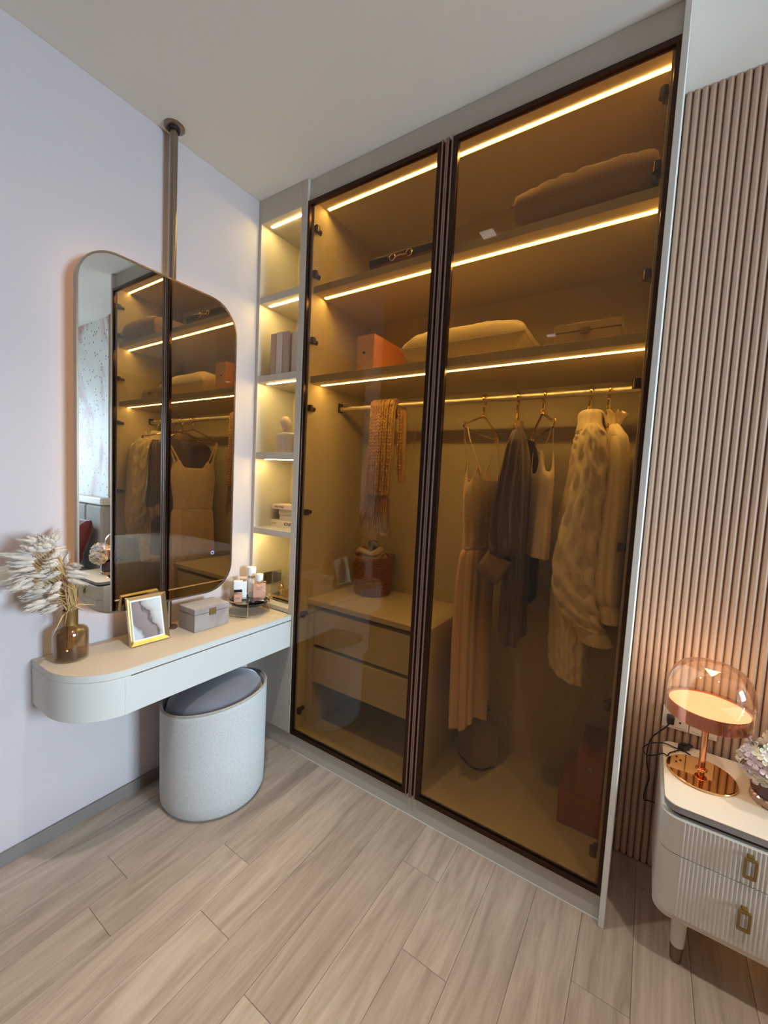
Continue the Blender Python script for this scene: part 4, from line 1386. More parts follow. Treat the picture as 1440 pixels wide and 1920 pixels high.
# cuff: flat turned square, leaning out towards the dress
ce = [Vector((1.190, 0.080, 0.980)), Vector((1.240, 0.082, 1.068))]
dirn = (ce[0] - ce[1]).normalized()
side = Vector((dirn.z, 0, -dirn.x)).normalized()
nrm = dirn.cross(side).normalized()
q0 = Vector((1.240, 0.082, 1.070))
cf = MB()
ring = []
for k_, (dist, hw, ht) in enumerate(((0.0, 0.043, 0.016), (0.02, 0.045, 0.020), (0.06, 0.046, 0.022), (0.096, 0.046, 0.022))):
    o_ = q0 + dirn * dist
    for i in range(28):
        a = 2 * pi * i / 28
        ca, sa = cos(a), sin(a)
        ca = math.copysign(abs(ca) ** 0.6, ca)
        sa = math.copysign(abs(sa) ** 0.6, sa)
        cf.v.append(tuple(o_ + side * hw * ca + nrm * ht * sa))
for j in range(3):
    for i in range(28):
        k_ = (i + 1) % 28
        cf.f.append((j * 28 + i, j * 28 + k_, (j + 1) * 28 + k_, (j + 1) * 28 + i))
cuff_o = cf.build('cuff', 'satin_cuff', t, sharp=50, solid=0.0018)
for dd in (0.030, 0.068):
    pb = q0 + dirn * dd + side * 0.006 - nrm * 0.0245
    pb2 = q0 + dirn * dd + side * 0.006 + nrm * 0.0245
    near = pb if pb.y < pb2.y else pb2
    MB().lathe([(0, 0), (0.006, 0), (0.006, 0.0015), (0, 0.0025)], (0, 0, 0), 14).build('cuff_button', 'satin_cuff', t, cuff_o, local=True).data.transform(Matrix.Translation(t.inv @ near) @ Matrix.Rotation(radians(90), 4, 'X'))

# --- camisole
t = garment('camisole', 1.31, 'short cream camisole with thin straps, third on the rail', 'top')
CX, CY_ = 1.315, 0.255
RC = ROT_CAMI


def cam_top(a, tt):
    f0 = fold(21, 5, 9, 0.007)(a, tt)
    up = (0.085 * math.exp(-((abs(sin(a)) - 0.66) / 0.20) ** 2)) * max(0, 1 - tt * 2.6)
    return (f0, up)


MB().loft([(CX, CY_, 1.365, 0.026, 0.118, RC), (CX, CY_, 1.335, 0.032, 0.132, RC), (CX, CY_, 1.25, 0.034, 0.128, RC), (CX, CY_, 1.15, 0.036, 0.134, RC), (CX, CY_, 1.065, 0.038, 0.140, RC)], 80, 34, cam_top).build('body', 'cami_cream', t, sharp=180, solid=0.0015)


def rotc(dx, dy):
    return (dx * cos(RC) - dy * sin(RC), dx * sin(RC) + dy * cos(RC))


for sy in (-1, 1):
    for sx in (-1, 1):
        p0 = rotc(0.003 * sx, sy * 0.176)
        p1 = rotc(0.018 * sx, sy * 0.080)
        p0b = rotc(0.006 * sx, sy * 0.15)
        MB().tube([(1.306 + p0[0] * 0.98, 0.25 + p0[1] * 0.98, 1.5195), (1.308 + p0b[0], 0.25 + p0b[1], 1.485), (CX + p1[0], CY_ + p1[1], 1.44)], 0.0018, 5).build('strap', 'cami_cream', t)
bt_ = MB()
for i in range(9):
    p = rotc(0.034, -0.02)
    p = rotc(-0.033, 0.0)
    bt_.lathe([(0, 0), (0.003, 0), (0.003, 0.0015), (0, 0.002)], (CX + rotc(0.0375, 0)[0], CY_ + rotc(0.0375, 0)[1], 1.35 - 0.025 * i), 8)
bt_.build('buttons', 'perfume_white', t, kind='stuff')


# --- cable knit cardigan
def cable(nb, freq, amp, seed=0):
    def f(a, tt):
        s = a * nb / (2 * pi)
        kcol = int(s) % nb
        u = s - int(s)
        ph = tt * freq + (0.5 if kcol % 2 else 0)
        w = 0.5 + 0.26 * sin(2 * pi * ph)
        w2 = 0.5 - 0.26 * sin(2 * pi * ph)
        h1 = math.exp(-((u - w) / 0.21) ** 4)
        h2 = math.exp(-((u - w2) / 0.21) ** 4)
        over = cos(2 * pi * ph)
        h = max(h1 * (0.85 + 0.15 * over), h2 * (0.85 - 0.15 * over))
        grain = 0.10 * sin(150 * tt * 2) * sin(60 * a)
        return amp * (h - 0.35 + grain)
    return f


t = garment('cable_cardigan', 1.47, 'chunky cream cable knit cardigan with full sleeves hanging near the right door', 'cardigan')
KR = radians(13)
cb = cable(9, 7, 0.010)
fo = fold(31, 4, 7, 0.010)
MB().loft([(1.468, 0.248, 1.535, 0.028, 0.060, KR), (1.468, 0.249, 1.518, 0.034, 0.080, KR), (1.467, 0.250, 1.485, 0.042, 0.150, KR), (1.464, 0.255, 1.40, 0.046, 0.185, KR), (1.456, 0.262, 1.20, 0.054, 0.185, KR), (1.450, 0.270, 0.98, 0.060, 0.180, KR), (1.455, 0.276, 0.78, 0.060, 0.165, KR), (1.462, 0.28, 0.655, 0.055, 0.150, KR)], 140, 130, lambda a, tt: cb(a, tt) + fo(a, tt)).build('body', 'wool_cream', t, sharp=180)
MB().loft([(1.468, 0.245, 1.572, 0.022, 0.046, KR), (1.468, 0.245, 1.583, 0.030, 0.055, KR), (1.468, 0.245, 1.574, 0.037, 0.062, KR), (1.468, 0.247, 1.545, 0.036, 0.066, KR), (1.468, 0.249, 1.515, 0.042, 0.082, KR)], 96, 24, lambda a, tt: 0.0022 * sin(34 * a)).build('collar', 'wool_cream', t, sharp=180, solid=0.004)
cs = cable(5, 4.5, 0.017)
MB().loft([(1.490, 0.135, 1.525, 0.020, 0.030, KR), (1.497, 0.128, 1.48, 0.036, 0.046, KR), (1.500, 0.120, 1.38, 0.042, 0.055, KR), (1.492, 0.114, 1.27, 0.046, 0.058, KR), (1.480, 0.110, 1.13, 0.058, 0.066, KR), (1.480, 0.108, 1.02, 0.062, 0.068, KR), (1.496, 0.108, 0.94, 0.060, 0.064, KR), (1.520, 0.108, 0.885, 0.050, 0.054, KR), (1.538, 0.108, 0.860, 0.042, 0.046, KR)], 110, 120, lambda a, tt: cs(a, tt) * min(1, (1 - tt) * 6) * min(1, tt * 6), cap0=True).build('near_sleeve', 'wool_cream', t, sharp=180)
MB().loft([(1.538, 0.108, 0.862, 0.042, 0.046, KR), (1.548, 0.108, 0.845, 0.044, 0.048, KR), (1.557, 0.108, 0.825, 0.043, 0.047, KR)], 96, 10, lambda a, tt: 0.003 * sin(26 * a)).build('cuff', 'wool_cream', t, sharp=180, solid=0.004)
MB().loft([(1.440, 0.390, 1.48, 0.030, 0.040, KR), (1.425, 0.400, 1.35, 0.036, 0.048, KR), (1.405, 0.405, 1.20, 0.040, 0.052, KR), (1.392, 0.405, 1.08, 0.044, 0.054, KR), (1.392, 0.405, 1.00, 0.040, 0.05, KR)], 64, 50, lambda a, tt: 0.6 * cs(a, tt), cap0=True, cap1=True).build('far_sleeve', 'wool_cream', t, sharp=180)

# --- thin cream blouse
t = garment('cream_blouse', 1.55, 'thin cream blouse with ruffled neck and long sleeve, last on the rail', 'blouse')
MB().loft([(1.535, 0.250, 1.535, 0.020, 0.060, KR), (1.540, 0.250, 1.505, 0.026, 0.12, KR), (1.548, 0.252, 1.46, 0.030, 0.165, KR), (1.556, 0.258, 1.30, 0.034, 0.165, KR), (1.560, 0.27, 1.08, 0.036, 0.155, KR), (1.560, 0.275, 0.90, 0.036, 0.150, KR)], 90, 40, fold(41, 7, 13, 0.007)).build('body', 'blouse_cream', t, sharp=180, solid=0.0015)
MB().loft([(1.535, 0.245, 1.572, 0.036, 0.070, KR), (1.535, 0.245, 1.556, 0.027, 0.062, KR), (1.535, 0.247, 1.530, 0.022, 0.062, KR)], 90, 10, lambda a, tt: (0.010 * (1 - tt) * sin(11 * a), 0.007 * (1 - tt) * cos(9 * a))).build('ruffled_collar', 'blouse_cream', t, sharp=180, solid=0.0015)
MB().loft([(1.560, 0.135, 1.485, 0.014, 0.024, KR), (1.568, 0.125, 1.45, 0.024, 0.034, KR), (1.571, 0.115, 1.36, 0.029, 0.038, KR), (1.570, 0.110, 1.20, 0.034, 0.042, KR), (1.568, 0.106, 1.08, 0.036, 0.044, KR), (1.570, 0.104, 0.99, 0.036, 0.044, KR), (1.578, 0.104, 0.955, 0.026, 0.034, KR)], 64, 44, fold(47, 5, 9, 0.007), cap0=True).build('sleeve', 'blouse_cream', t, sharp=180)
MB().loft([(1.578, 0.104, 0.957, 0.026, 0.034, KR), (1.583, 0.104, 0.935, 0.031, 0.037, KR), (1.586, 0.104, 0.900, 0.029, 0.036, KR)], 64, 10, fold(50, 7, 12, 0.004, 0.4)).build('cuff', 'blouse_cream', t, sharp=180, solid=0.0015)

# --- scarf over the rail
t = Thing('knit_scarf', (0.612, 0.25, 1.66), 0, 'camel chunky knit scarf with fringes draped over the rail on the left', 'scarf')
kn = MB()


def stitch(cx, cy, cz, ux, uz, ln, w, d):
    """Small leaf-shaped stitch along (ux, uz) in the x-z plane, bulging to -y."""
    px, pz = -uz, ux
    n = 5
    b = len(kn.v)
    for i, (s, ww) in enumerate(((-1, 0.15), (-0.45, 0.9), (0.25, 1.0), (1, 0.2))):
        for k in range(n):
            a = 2 * pi * k / n
            kn.v.append((cx + ux * ln * s + px * w * ww * cos(a), cy - d * ww * sin(a), cz + uz * ln * s + pz * w * ww * cos(a)))
    for j in range(3):
        for k in range(n):
            k2 = (k + 1) % n
            kn.f.append((b + j * n + k, b + j * n + k2, b + (j + 1) * n + k2, b + (j + 1) * n + k))
    kn.f.append(tuple(b + k for k in range(n))[::-1])
    kn.f.append(tuple(b + 3 * n + k for k in range(n)))


def strand(z0, z1, xl0, xr0, xl1, xr1, y0, y1, cols, rh):
    rows = int((z0 - z1) / rh)
    for r in range(rows):
        f_ = r / max(1, rows - 1)
        xl, xr = xl0 + (xl1 - xl0) * f_, xr0 + (xr1 - xr0) * f_
        y = y0 + (y1 - y0) * f_
        z = z0 - rh * r
        cw = (xr - xl) / cols
        for c_ in range(cols):
            x = xl + cw * (c_ + 0.5) + 0.002 * sin(5 * f_ + c_)
            for s in (-1, 1):
                stitch(x + s * cw * 0.22, y - 0.010 * sin(pi * ((c_ + 0.5) / cols)), z, s * 0.42, 0.91, rh * 0.78, cw * 0.26, 0.0065)


strand(1.655, 1.225, 0.540, 0.674, 0.540, 0.668, 0.228, 0.220, 5, 0.0150)
strand(1.640, 1.325, 0.672, 0.700, 0.684, 0.712, 0.262, 0.262, 2, 0.0150)
kn.build('knit_panel', 'knit_camel', t, sharp=60)
fbk = MB()
fbk.loft([(0.607, 0.250, 1.672, 0.064, 0.016, 0), (0.607, 0.246, 1.655, 0.067, 0.021, 0), (0.606, 0.236, 1.62, 0.067, 0.014, 0), (0.606, 0.232, 1.45, 0.066, 0.009, 0), (0.604, 0.226, 1.222, 0.064, 0.008, 0)], 30, 40, cap0=True, cap1=True)
fbk.loft([(0.688, 0.258, 1.668, 0.018, 0.016, 0), (0.692, 0.268, 1.62, 0.018, 0.014, 0), (0.697, 0.270, 1.45, 0.018, 0.012, 0), (0.700, 0.27, 1.318, 0.016, 0.016, 0), (0.700, 0.27, 1.310, 0.008, 0.008, 0)], 18, 26, cap0=True, cap1=True)
for c_ in range(5):
    x = 0.5535 + 0.0266 * c_
    fbk.tube([(x, 0.225, 1.650), (x, 0.229, 1.664), (x, 0.238, 1.674), (x, 0.250, 1.678), (x, 0.262, 1.674), (x, 0.272, 1.655), (x, 0.274, 1.60)], 0.0125, 8, flat=0.8)
fbk.build('knit_core', 'knit_camel', t, sharp=180)
fr = MB()
for i in range(30):
    x = 0.538 + 0.132 * i / 29
    y = 0.222 + random.uniform(-.006, .006)
    L = random.uniform(0.115, 0.165) + (0.02 if i > 14 else 0)
    sway = -0.035 * (1 - i / 29) ** 1.3 + random.uniform(-.006, .006) + 0.012 * (i / 29)
    z0 = 1.245 - 0.012 * (i / 29)
    fr.tube([(x, y, z0), (x + sway * 0.3, y - .003, z0 - L * 0.4), (x + sway * 0.75, y + random.uniform(-.005, .005), z0 - L * 0.75), (x + sway, y + random.uniform(-.005, .005), z0 - L)], [0.0034, 0.003, 0.0026, 0.001], 5)
fr.build('fringe', 'fringe_camel', t, kind='stuff')

# --- basket on the drawer cabinet
t = Thing('wicker_basket', (0.505, 0.365, 0.735), 0, 'round woven basket filled with rolled cloth on the drawer cabinet', 'basket')
bc = (0.505, 0.365, 0.7353)
wv = MB()
rows = 17
for r in range(rows):
    f_ = r / (rows - 1)
    R0 = 0.084 + 0.018 * f_
    z = bc[2] + 0.006 + 0.0112 * r
    wv.tube([(bc[0] + (R0 + 0.0022 * (1 if (i + r) % 2 else -1)) * cos(2 * pi * i / 44), bc[1] + (R0 + 0.0022 * (1 if (i + r) % 2 else -1)) * sin(2 * pi * i / 44), z + 0.002 * sin(4 * pi * i / 44) * f_) for i in range(44)], 0.0062, 6, close=True)
wv.build('wicker_coils', 'wicker', t, sharp=180)
MB().lathe([(0, 0.001), (0.080, 0.001), (0.098, 0.188), (0.090, 0.19), (0.074, 0.008), (0, 0.008)], bc, 36).build('liner', 'wicker', t, sharp=60)
zr_ = bc[2] + 0.190
rim = [(bc[0] + 0.101 * cos(2 * pi * i / 48), bc[1] + 0.101 * sin(2 * pi * i / 48), zr_ + 0.014 * abs(cos(2 * pi * i / 48 - 0.3)) ** 6) for i in range(48)]
MB().tube(rim, 0.0075, 8, close=True).build('rim', 'wicker', t)
for a in (-0.35, pi - 0.35):
    ca, sa = cos(a), sin(a)
    MB().tube([(bc[0] + 0.102 * ca - 0.035 * sa * k, bc[1] + 0.102 * sa + 0.035 * ca * k, zr_ + 0.004 + 0.030 * (1 - k * k)) for k in (-1, -.7, -.3, 0, .3, .7, 1)], 0.006, 8).build('basket_handle', 'wicker', t)


def blob(cx, cy, cz, rx, ry, rz, seed, amp, n=28, m_=18):
    r = random.Random(seed)
    ph = [r.uniform(0, 6.28) for _ in range(6)]
    b = MB()
    for j in range(m_ + 1):
        th = pi * j / m_
        for i in range(n):
            a = 2 * pi * i / n
            k = 1 + amp * (sin(3 * a + ph[0] + 2 * th) + 0.7 * sin(5 * a + ph[1] - 3 * th) + 0.6 * sin(4 * th + ph[2] + 2 * a))
            b.v.append((cx + rx * k * sin(th) * cos(a), cy + ry * k * sin(th) * sin(a), cz + rz * k * cos(th)))
    for j in range(m_):
        for i in range(n):
            i2 = (i + 1) % n
            b.f.append((j * n + i, (j + 1) * n + i, (j + 1) * n + i2, j * n + i2))
    return b


t = Thing('folded_cloth', (0.505, 0.365, 0.90), 0, 'crumpled cream cloth heaped inside the woven basket', 'cloth')
blob(0.505, 0.362, 0.915, 0.074, 0.072, 0.045, 3, 0.05, 48, 30).build('cloth_heap', 'cloth_cream', t, sharp=180)
MB().tube([(0.440, 0.315, 0.945), (0.465, 0.300, 0.962), (0.50, 0.30, 0.955), (0.53, 0.305, 0.945), (0.56, 0.315, 0.962), (0.575, 0.33, 0.975), (0.57, 0.35, 0.97)], [0.010, 0.014, 0.014, 0.013, 0.016, 0.014, 0.008], 10).build('cloth_roll', 'cloth_cream', t)
t = Thing('yarn_ball', (0.508, 0.36, 0.955), 0, 'grey brown yarn ball on top of the cloth in the basket', 'yarn ball')
yb = (0.508, 0.352, 0.985)
blob(*yb, 0.026, 0.026, 0.026, 4, 0.01).build('core', 'yarn_grey', t, sharp=180)
yw = MB()
for k in range(9):
    ax = Vector((random.uniform(-1, 1), random.uniform(-1, 1), random.uniform(-1, 1))).normalized()
    e1 = ax.orthogonal().normalized()
    e2 = ax.cross(e1)
    off = random.uniform(-.010, .010)
    rr_ = sqrt(0.0268 ** 2 - off * off)
    yw.tube([tuple(Vector(yb) + ax * off + (e1 * cos(2 * pi * i / 28) + e2 * sin(2 * pi * i / 28)) * rr_) for i in range(28)], 0.0018, 5, close=True)
yw.build('yarn_strands', 'yarn_grey', t)

# --- drawstring bag on the wardrobe floor
t = Thing('drawstring_bag', (1.115, 0.355, 0.111), radians(-32), 'grey canvas drawstring bag on the wardrobe floor below the dress', 'bag')


def bagd(a, tt):
    g = max(0, 0.55 - tt) / 0.55
    return 0.012 * g * sin(9 * a + 2 * tt) + 0.004 * sin(4 * a)


MB().loft([(0, 0, 0.232, 0.034, 0.030, 0), (0, 0, 0.218, 0.022, 0.020, 0), (0, 0, 0.205, 0.030, 0.026, 0), (0, 0, 0.17, 0.066, 0.056, 0), (0, 0, 0.12, 0.082, 0.068, 0), (0, 0, 0.05, 0.084, 0.070, 0), (0, 0, 0.010, 0.082, 0.068, 0), (0, 0, 0.0008, 0.076, 0.062, 0)], 72, 50, bagd, cap1=True, e=3.0).build('body', 'canvas_grey', t, local=True, sharp=180)
MB().loft([(0, 0, 0.012, 0.0845, 0.0705, 0), (0, 0, 0.004, 0.0845, 0.0705, 0)], 60, 2, e=3.0).build('bottom_piping', 'cord_dark', t, local=True, solid=0.002)
MB().tube([(0.026 * cos(2 * pi * i / 20), 0.024 * sin(2 * pi * i / 20), 0.212) for i in range(20)], 0.004, 6, close=True).build('drawstring', 'cord_dark', t, local=True)
MB().tube([(0.024, -0.010, 0.212), (0.050, -0.020, 0.226), (0.078, -0.028, 0.216), (0.090, -0.030, 0.190), (0.084, -0.034, 0.170), (0.066, -0.030, 0.176), (0.048, -0.022, 0.198), (0.026, -0.010, 0.210)], [0.004, 0.008, 0.009, 0.009, 0.008, 0.007, 0.006, 0.004], 8, flat=0.5).build('ribbon_loop', 'canvas_grey', t, local=True)

# --- stacked boxes in the right corner
t = Thing('shoe_box', (1.545, 0.32, 0.111), 0, 'rust brown lidded box on the wardrobe floor, lower of the two by the right side', 'box')
box('box_body', 'rust_card', 1.474, 1.616, 0.197, 0.46, 0.1113, 0.200, t)
box('lid', 'rust_card', 1.472, 1.6172, 0.195, 0.462, 0.2005, 0.236, t)
t = Thing('shoe_box', (1.57, 0.31, 0.236), 0, 'small rust brown box with a pull tab standing on the lower box', 'box')
box('box_body', 'rust_card', 1.526, 1.606, 0.205, 0.42, 0.2365, 0.360, t)
box('lid', 'rust_card', 1.524, 1.608, 0.203, 0.422, 0.3605, 0.390, t)
MB().tube([(1.566, 0.2005, 0.345), (1.566, 0.204, 0.345)], 0.006, 12).build('pull_tab', 'gold_old', t)

# ------------------------------------------------------------------ nightstand
NX0, NX1, NY0, NY1 = 1.765, 2.235, -0.036, 0.305
ns = Thing('nightstand', ((NX0 + NX1) / 2, 0.13, 0), 0, 'cream nightstand with two fluted drawers against the slatted wall', 'nightstand')
MB().prism(rrect(NX0, NX1, NY0, NY1, 0.035, 8), 0.4815, 0.4852).build('table_top', 'table_cream', ns, bevel=0.0012, sharp=30)
MB().prism(rrect(NX0 + .001, NX1 - .001, NY0 + .001, NY1 - .001, 0.035, 8), 0.4655, 0.4812).build('edge_band', 'taupe_edge', ns, sharp=30)
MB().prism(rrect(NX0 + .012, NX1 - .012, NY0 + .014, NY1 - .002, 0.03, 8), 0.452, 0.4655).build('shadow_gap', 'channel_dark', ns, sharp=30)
bp = MB().prism(rrect(NX0 - 0.004, NX1 + 0.004, NY0 - 0.002 + 0.010, NY1, 0.040, 8), 0.155, 0.452)
bp.build('body', 'cream_lacquer', ns, bevel=0.012, sharp=30, seg=3)


def fluted(z0, z1):
    """Drawer front wrapping the rounded corners; half-round flutes across the flat middle."""
    r = 0.040
    xa, xb, yf = NX0 - 0.0055, NX1 + 0.0055, NY0 - 0.0035
    pts = []
    for i in range(9):
        a = radians(180 + 90 * i / 8)
        pts.append((xa + r + r * cos(a), yf + r + r * sin(a)))
    x = xa + r + 0.008
    p = 0.0088
    while x + p < xb - r - 0.008:
        for i in range(5):
            pts.append((x + p * i / 5, yf - 0.0016 * sin(pi * i / 5) - 0.0002))
        x += p
    for i in range(9):
        a = radians(270 + 90 * i / 8)
        pts.append((xb - r + r * cos(a), yf + r + r * sin(a)))
    pts += [(xb - 0.012, yf + r), (xb - 0.013 - r * 0.7, yf + 0.0125), (xa + 0.013 + r * 0.7, yf + 0.0125), (xa + 0.012, yf + r)]
    return MB().prism(pts, z0, z1)


drs = []
for z0, z1 in ((0.3545, 0.4505), (0.185, 0.3520)):
    drs.append(fluted(z0, z1).build('drawer', 'cream_fluted', ns, sharp=40))
for o, zc in zip(drs, (0.406, 0.268)):
    xh = 1.944
    yf = NY0 - 0.0055
    h = ring_prism(rrect(xh - .013, xh + .013, zc - .026, zc + .026, .002, 2), rrect(xh - .0075, xh + .0075, zc - .0195, zc + .0195, .001, 2), yf - 0.013, yf - 0.007, 'y')
    h.box(xh - .006, xh + .006, yf - 0.010, yf + 0.001, zc + .024, zc + .031)
    h.build('handle', 'gold_old', ns, o, bevel=0.0008, smooth=False)
for lx in (1.830, 2.170):
    for ly_, tilt in ((0.030, -1), (0.245, 1)):
        leg = MB().lathe([(0.021, 0.158), (0.0195, 0.13), (0.0165, 0.048)], (lx, ly_, 0), 24)
        lo = leg.build('leg', 'cream_lacquer', ns)
        MB().lathe([(0.0168, 0.048), (0.0140, 0.002), (0.0, 0.002)], (lx, ly_, 0), 24).build('leg_tip', 'tip_metal', ns, lo)

# ------------------------------------------------------------------ table lamp
LX, LY, LZ = 1.857, 0.155, 0.4853
la = Thing('table_lamp', (LX, LY, LZ), 0, 'rose gold table lamp with a domed glass shade on the nightstand', 'lamp')
lc = (LX, LY, LZ)
MB().lathe([(0, 0.0003), (0.083, 0.0003), (0.0855, 0.003), (0.085, 0.006), (0.0835, 0.0075), (0, 0.0076)], lc, 72).build('base', 'rose_gold_mirror', la, sharp=12)
MB().lathe([(0.0085, 0.0076), (0.0085, 0.182)], lc, 28).build('stem', 'rose_gold', la)
MB().tube([(LX + 0.0125 * cos(2 * pi * i / 24), LY + 0.0125 * sin(2 * pi * i / 24), LZ + 0.020) for i in range(24)], 0.0032, 8, close=True).build('stem_ring', 'rose_gold', la)
dz0, dz1 = 0.178, 0.216
MB().lathe([(0.0085, dz0 + 0.002), (0.098, dz0), (0.1005, dz0 + 0.002), (0.1005, dz1), (0.0975, dz1 + 0.0015), (0.0965, dz1 - 0.006), (0.0, dz1 - 0.006)], lc, 72).build('drum', 'copper', la, sharp=30)
MB().lathe([(0.030, dz0 + 0.0008), (0.090, dz0 + 0.0002)], lc, 48).build('added_glow_ring', 'added_under_glow', la)  # glowing ring added below the drum to light what lies under it
MB().lathe([(0.0, dz1 - 0.0055), (0.0955, dz1 - 0.0055), (0.0955, dz1 - 0.003), (0.0, dz1 - 0.0015)], lc, 64).build('light_disc', 'lamp_disc_glow', la, sharp=60)
dome = [(0.1035, dz0 + 0.004), (0.1045, 0.215), (0.106, 0.240), (0.104, 0.268), (0.097, 0.295), (0.085, 0.318), (0.068, 0.333), (0.048, 0.3385), (0.030, 0.333), (0.016, 0.320), (0.006, 0.308), (0.0, 0.304)]
n = 96
dv, df = [], []
for j, (r, z) in enumerate(dome):
    for i in range(n):
        a = 2 * pi * i / n
        fl = 0.0010 * max(0, 1 - abs(r - 0.04) / 0.045) * sin(24 * a)
        dv.append((LX + r * cos(a), LY + r * sin(a), LZ + z + fl))
for j in range(len(dome) - 1):
    for i in range(n):
        k = (i + 1) % n
        df.append((j * n + i, j * n + k, (j + 1) * n + k, (j + 1) * n + i))
MB().add(dv, df).build('glass_dome', 'lamp_glass', la, sharp=180, sub=1)
ld = bpy.data.lights.new('lamp_light', 'POINT')
ld.energy = 1.3
ld.color = (1.0, 0.74, 0.44)
ld.shadow_soft_size = 0.05
lo = bpy.data.objects.new('lamp_light', ld)
col.objects.link(lo)
lo.parent = la.o
lo.location = (0, 0, 0.262)

# sockets, plugs and cords
for x0, x1, lab in ((1.7605, 1.8335, 'white double socket plate on the slats behind the lamp, with a black plug'), (1.8355, 1.9085, 'blank white wall plate on the slats behind the lamp stem')):
    t = Thing('wall_socket' if x0 < 1.8 else 'wall_plate', ((x0 + x1) / 2, 0.324, 0.56), 0, lab, 'socket' if x0 < 1.8 else 'wall plate')
    box('plate', 'socket_white', x0, x1, 0.3175, 0.3255, 0.524, 0.597, t, bevel=0.002)
    box('inner_frame', 'socket_white', x0 + .007, x1 - .007, 0.3150, 0.3174, 0.533, 0.588, t, bevel=0.0015)
    if x0 < 1.8:
        sl_ = MB()
        for cx in (x0 + 0.022, x0 + 0.051):
            sl_.box(cx - .005, cx + .001, 0.3145, 0.3151, 0.566, 0.572).box(cx - .005, cx + .001, 0.3145, 0.3151, 0.548, 0.554).box(cx + .006, cx + .012, 0.3145, 0.3151, 0.557, 0.563)
        sl_.build('socket_slots', 'slot_dark', t, smooth=False)


def cr(pts, k=6):
    P = [Vector(p) for p in pts]
    out = []
    for i in range(len(P) - 1):
        p0, p1, p2, p3 = P[max(i - 1, 0)], P[i], P[i + 1], P[min(i + 2, len(P) - 1)]
        for j in range(k):
            u = j / k
            out.append(0.5 * (2 * p1 + (p2 - p0) * u + (2 * p0 - 5 * p1 + 4 * p2 - p3) * u * u + (3 * p1 - p0 - 3 * p2 + p3) * u ** 3))
    out.append(P[-1])
    return out


t = Thing('power_cord', (1.781, 0.302, 0.565), 0, 'black plug with a cable hanging down beside the nightstand', 'cord')
box('plug', 'black_plastic', 1.772, 1.792, 0.286, 0.3144, 0.548, 0.574, t, bevel=0.004)
MB().tube(cr([(1.780, 0.296, 0.550), (1.772, 0.293, 0.535), (1.756, 0.295, 0.512), (1.735, 0.30, 0.478), (1.728, 0.30, 0.443), (1.727, 0.30, 0.41), (1.731, 0.30, 0.373), (1.740, 0.30, 0.339), (1.732, 0.30, 0.29), (1.731, 0.30, 0.254), (1.744, 0.312, 0.247), (1.775, 0.313, 0.247)]), 0.0022, 8).build('cable', 'black_plastic', t)
t = Thing('lamp_cord', (1.815, 0.27, 0.4853), 0, 'looped black lamp cable with a loose plug lying on the nightstand', 'cord')
MB().tube(cr([(1.838, 0.245, 0.490), (1.822, 0.258, 0.489), (1.800, 0.262, 0.489), (1.766, 0.262, 0.492), (1.732, 0.262, 0.477), (1.713, 0.260, 0.453), (1.724, 0.250, 0.440), (1.744, 0.230, 0.458), (1.764, 0.20, 0.4895), (1.776, 0.196, 0.489), (1.782, 0.216, 0.489), (1.795, 0.236, 0.489), (1.812, 0.258, 0.4892)]), 0.0020, 8).build('cable', 'black_plastic', t)
pg = MB().prism(rrect(-0.010, 0.010, -0.016, 0.016, 0.004, 3), 0.0, 0.017)
pg.box(-0.007, 0.007, 0.014, 0.034, 0.004, 0.012)
pg.box(-0.006, 0.006, -0.010, 0.004, 0.017, 0.022)
Rz = Matrix.Rotation(radians(-38), 3, 'Z')
pg.v = [tuple(Vector((1.822, 0.274, 0.4856)) + Rz @ Vector(v)) for v in pg.v]
pg.build('loose_plug', 'black_plastic', t, bevel=0.0015, smooth=False)

# ------------------------------------------------------------------ hydrangea vase
HX, HY = 2.013, 0.140
hv = Thing('flower_vase', (HX, HY, 0.4853), 0, 'dark plum vase with a cut crystal foot on the nightstand', 'vase')
MB().lathe([(0.0, 0.022), (0.040, 0.022), (0.050, 0.028), (0.0525, 0.040), (0.0525, 0.098), (0.050, 0.100), (0.048, 0.098), (0.048, 0.035), (0.0, 0.030)], (HX, HY, 0.4853), 40).build('body', 'vase_plum', hv, sharp=40)
ft = []
for j, (r, z) in enumerate([(0.047, 0.0003), (0.049, 0.004), (0.049, 0.018), (0.045, 0.0218)]):
    ft.append((r, z))
cb2 = MB()
n = 48
for r, z in ft:
    for i in range(n):
        a = 2 * pi * i / n
        k = 1 + (0.03 if i % 2 else -0.02)
        cb2.v.append((HX + r * k * cos(a), HY + r * k * sin(a), 0.4853 + z))
for j in range(3):
    for i in range(n):
        k = (i + 1) % n
        cb2.f.append((j * n + i, j * n + k, (j + 1) * n + k, (j + 1) * n + i))
cb2.build('crystal_foot', 'crystal', hv, smooth=False)
hb = Thing('hydrangea_bouquet', (HX, HY, 0.55), 0, 'cream and lilac hydrangea heads standing in the plum vase', 'flowers')
fm_ = {}


def floret_mesh(key):
    mb = MB()
    for k in range(4):
        a = pi / 2 * k + 0.3
        ca, sa = cos(a), sin(a)
        pts = [(0.0, 0.0, 0.0)]
        for (u, w, z) in ((0.35, -0.32, 0.14), (0.80, -0.52, 0.34), (1.08, -0.28, 0.36), (1.14, 0.0, 0.26), (1.08, 0.28, 0.36), (0.80, 0.52, 0.34), (0.35, 0.32, 0.14)):
            pts.append((u * ca - w * sa, u * sa + w * ca, z))
        b = len(mb.v)
        mid = (0.62 * ca, 0.62 * sa, 0.10)
        mb.v += pts + [mid]
        for i in range(8):
            mb.f.append((b + i, b + (i + 1) % 8, b + 8))
    mb.lathe([(0.0, 0.14), (0.10, 0.10), (0.12, 0.02)], (0, 0, 0), 6)
    return mb


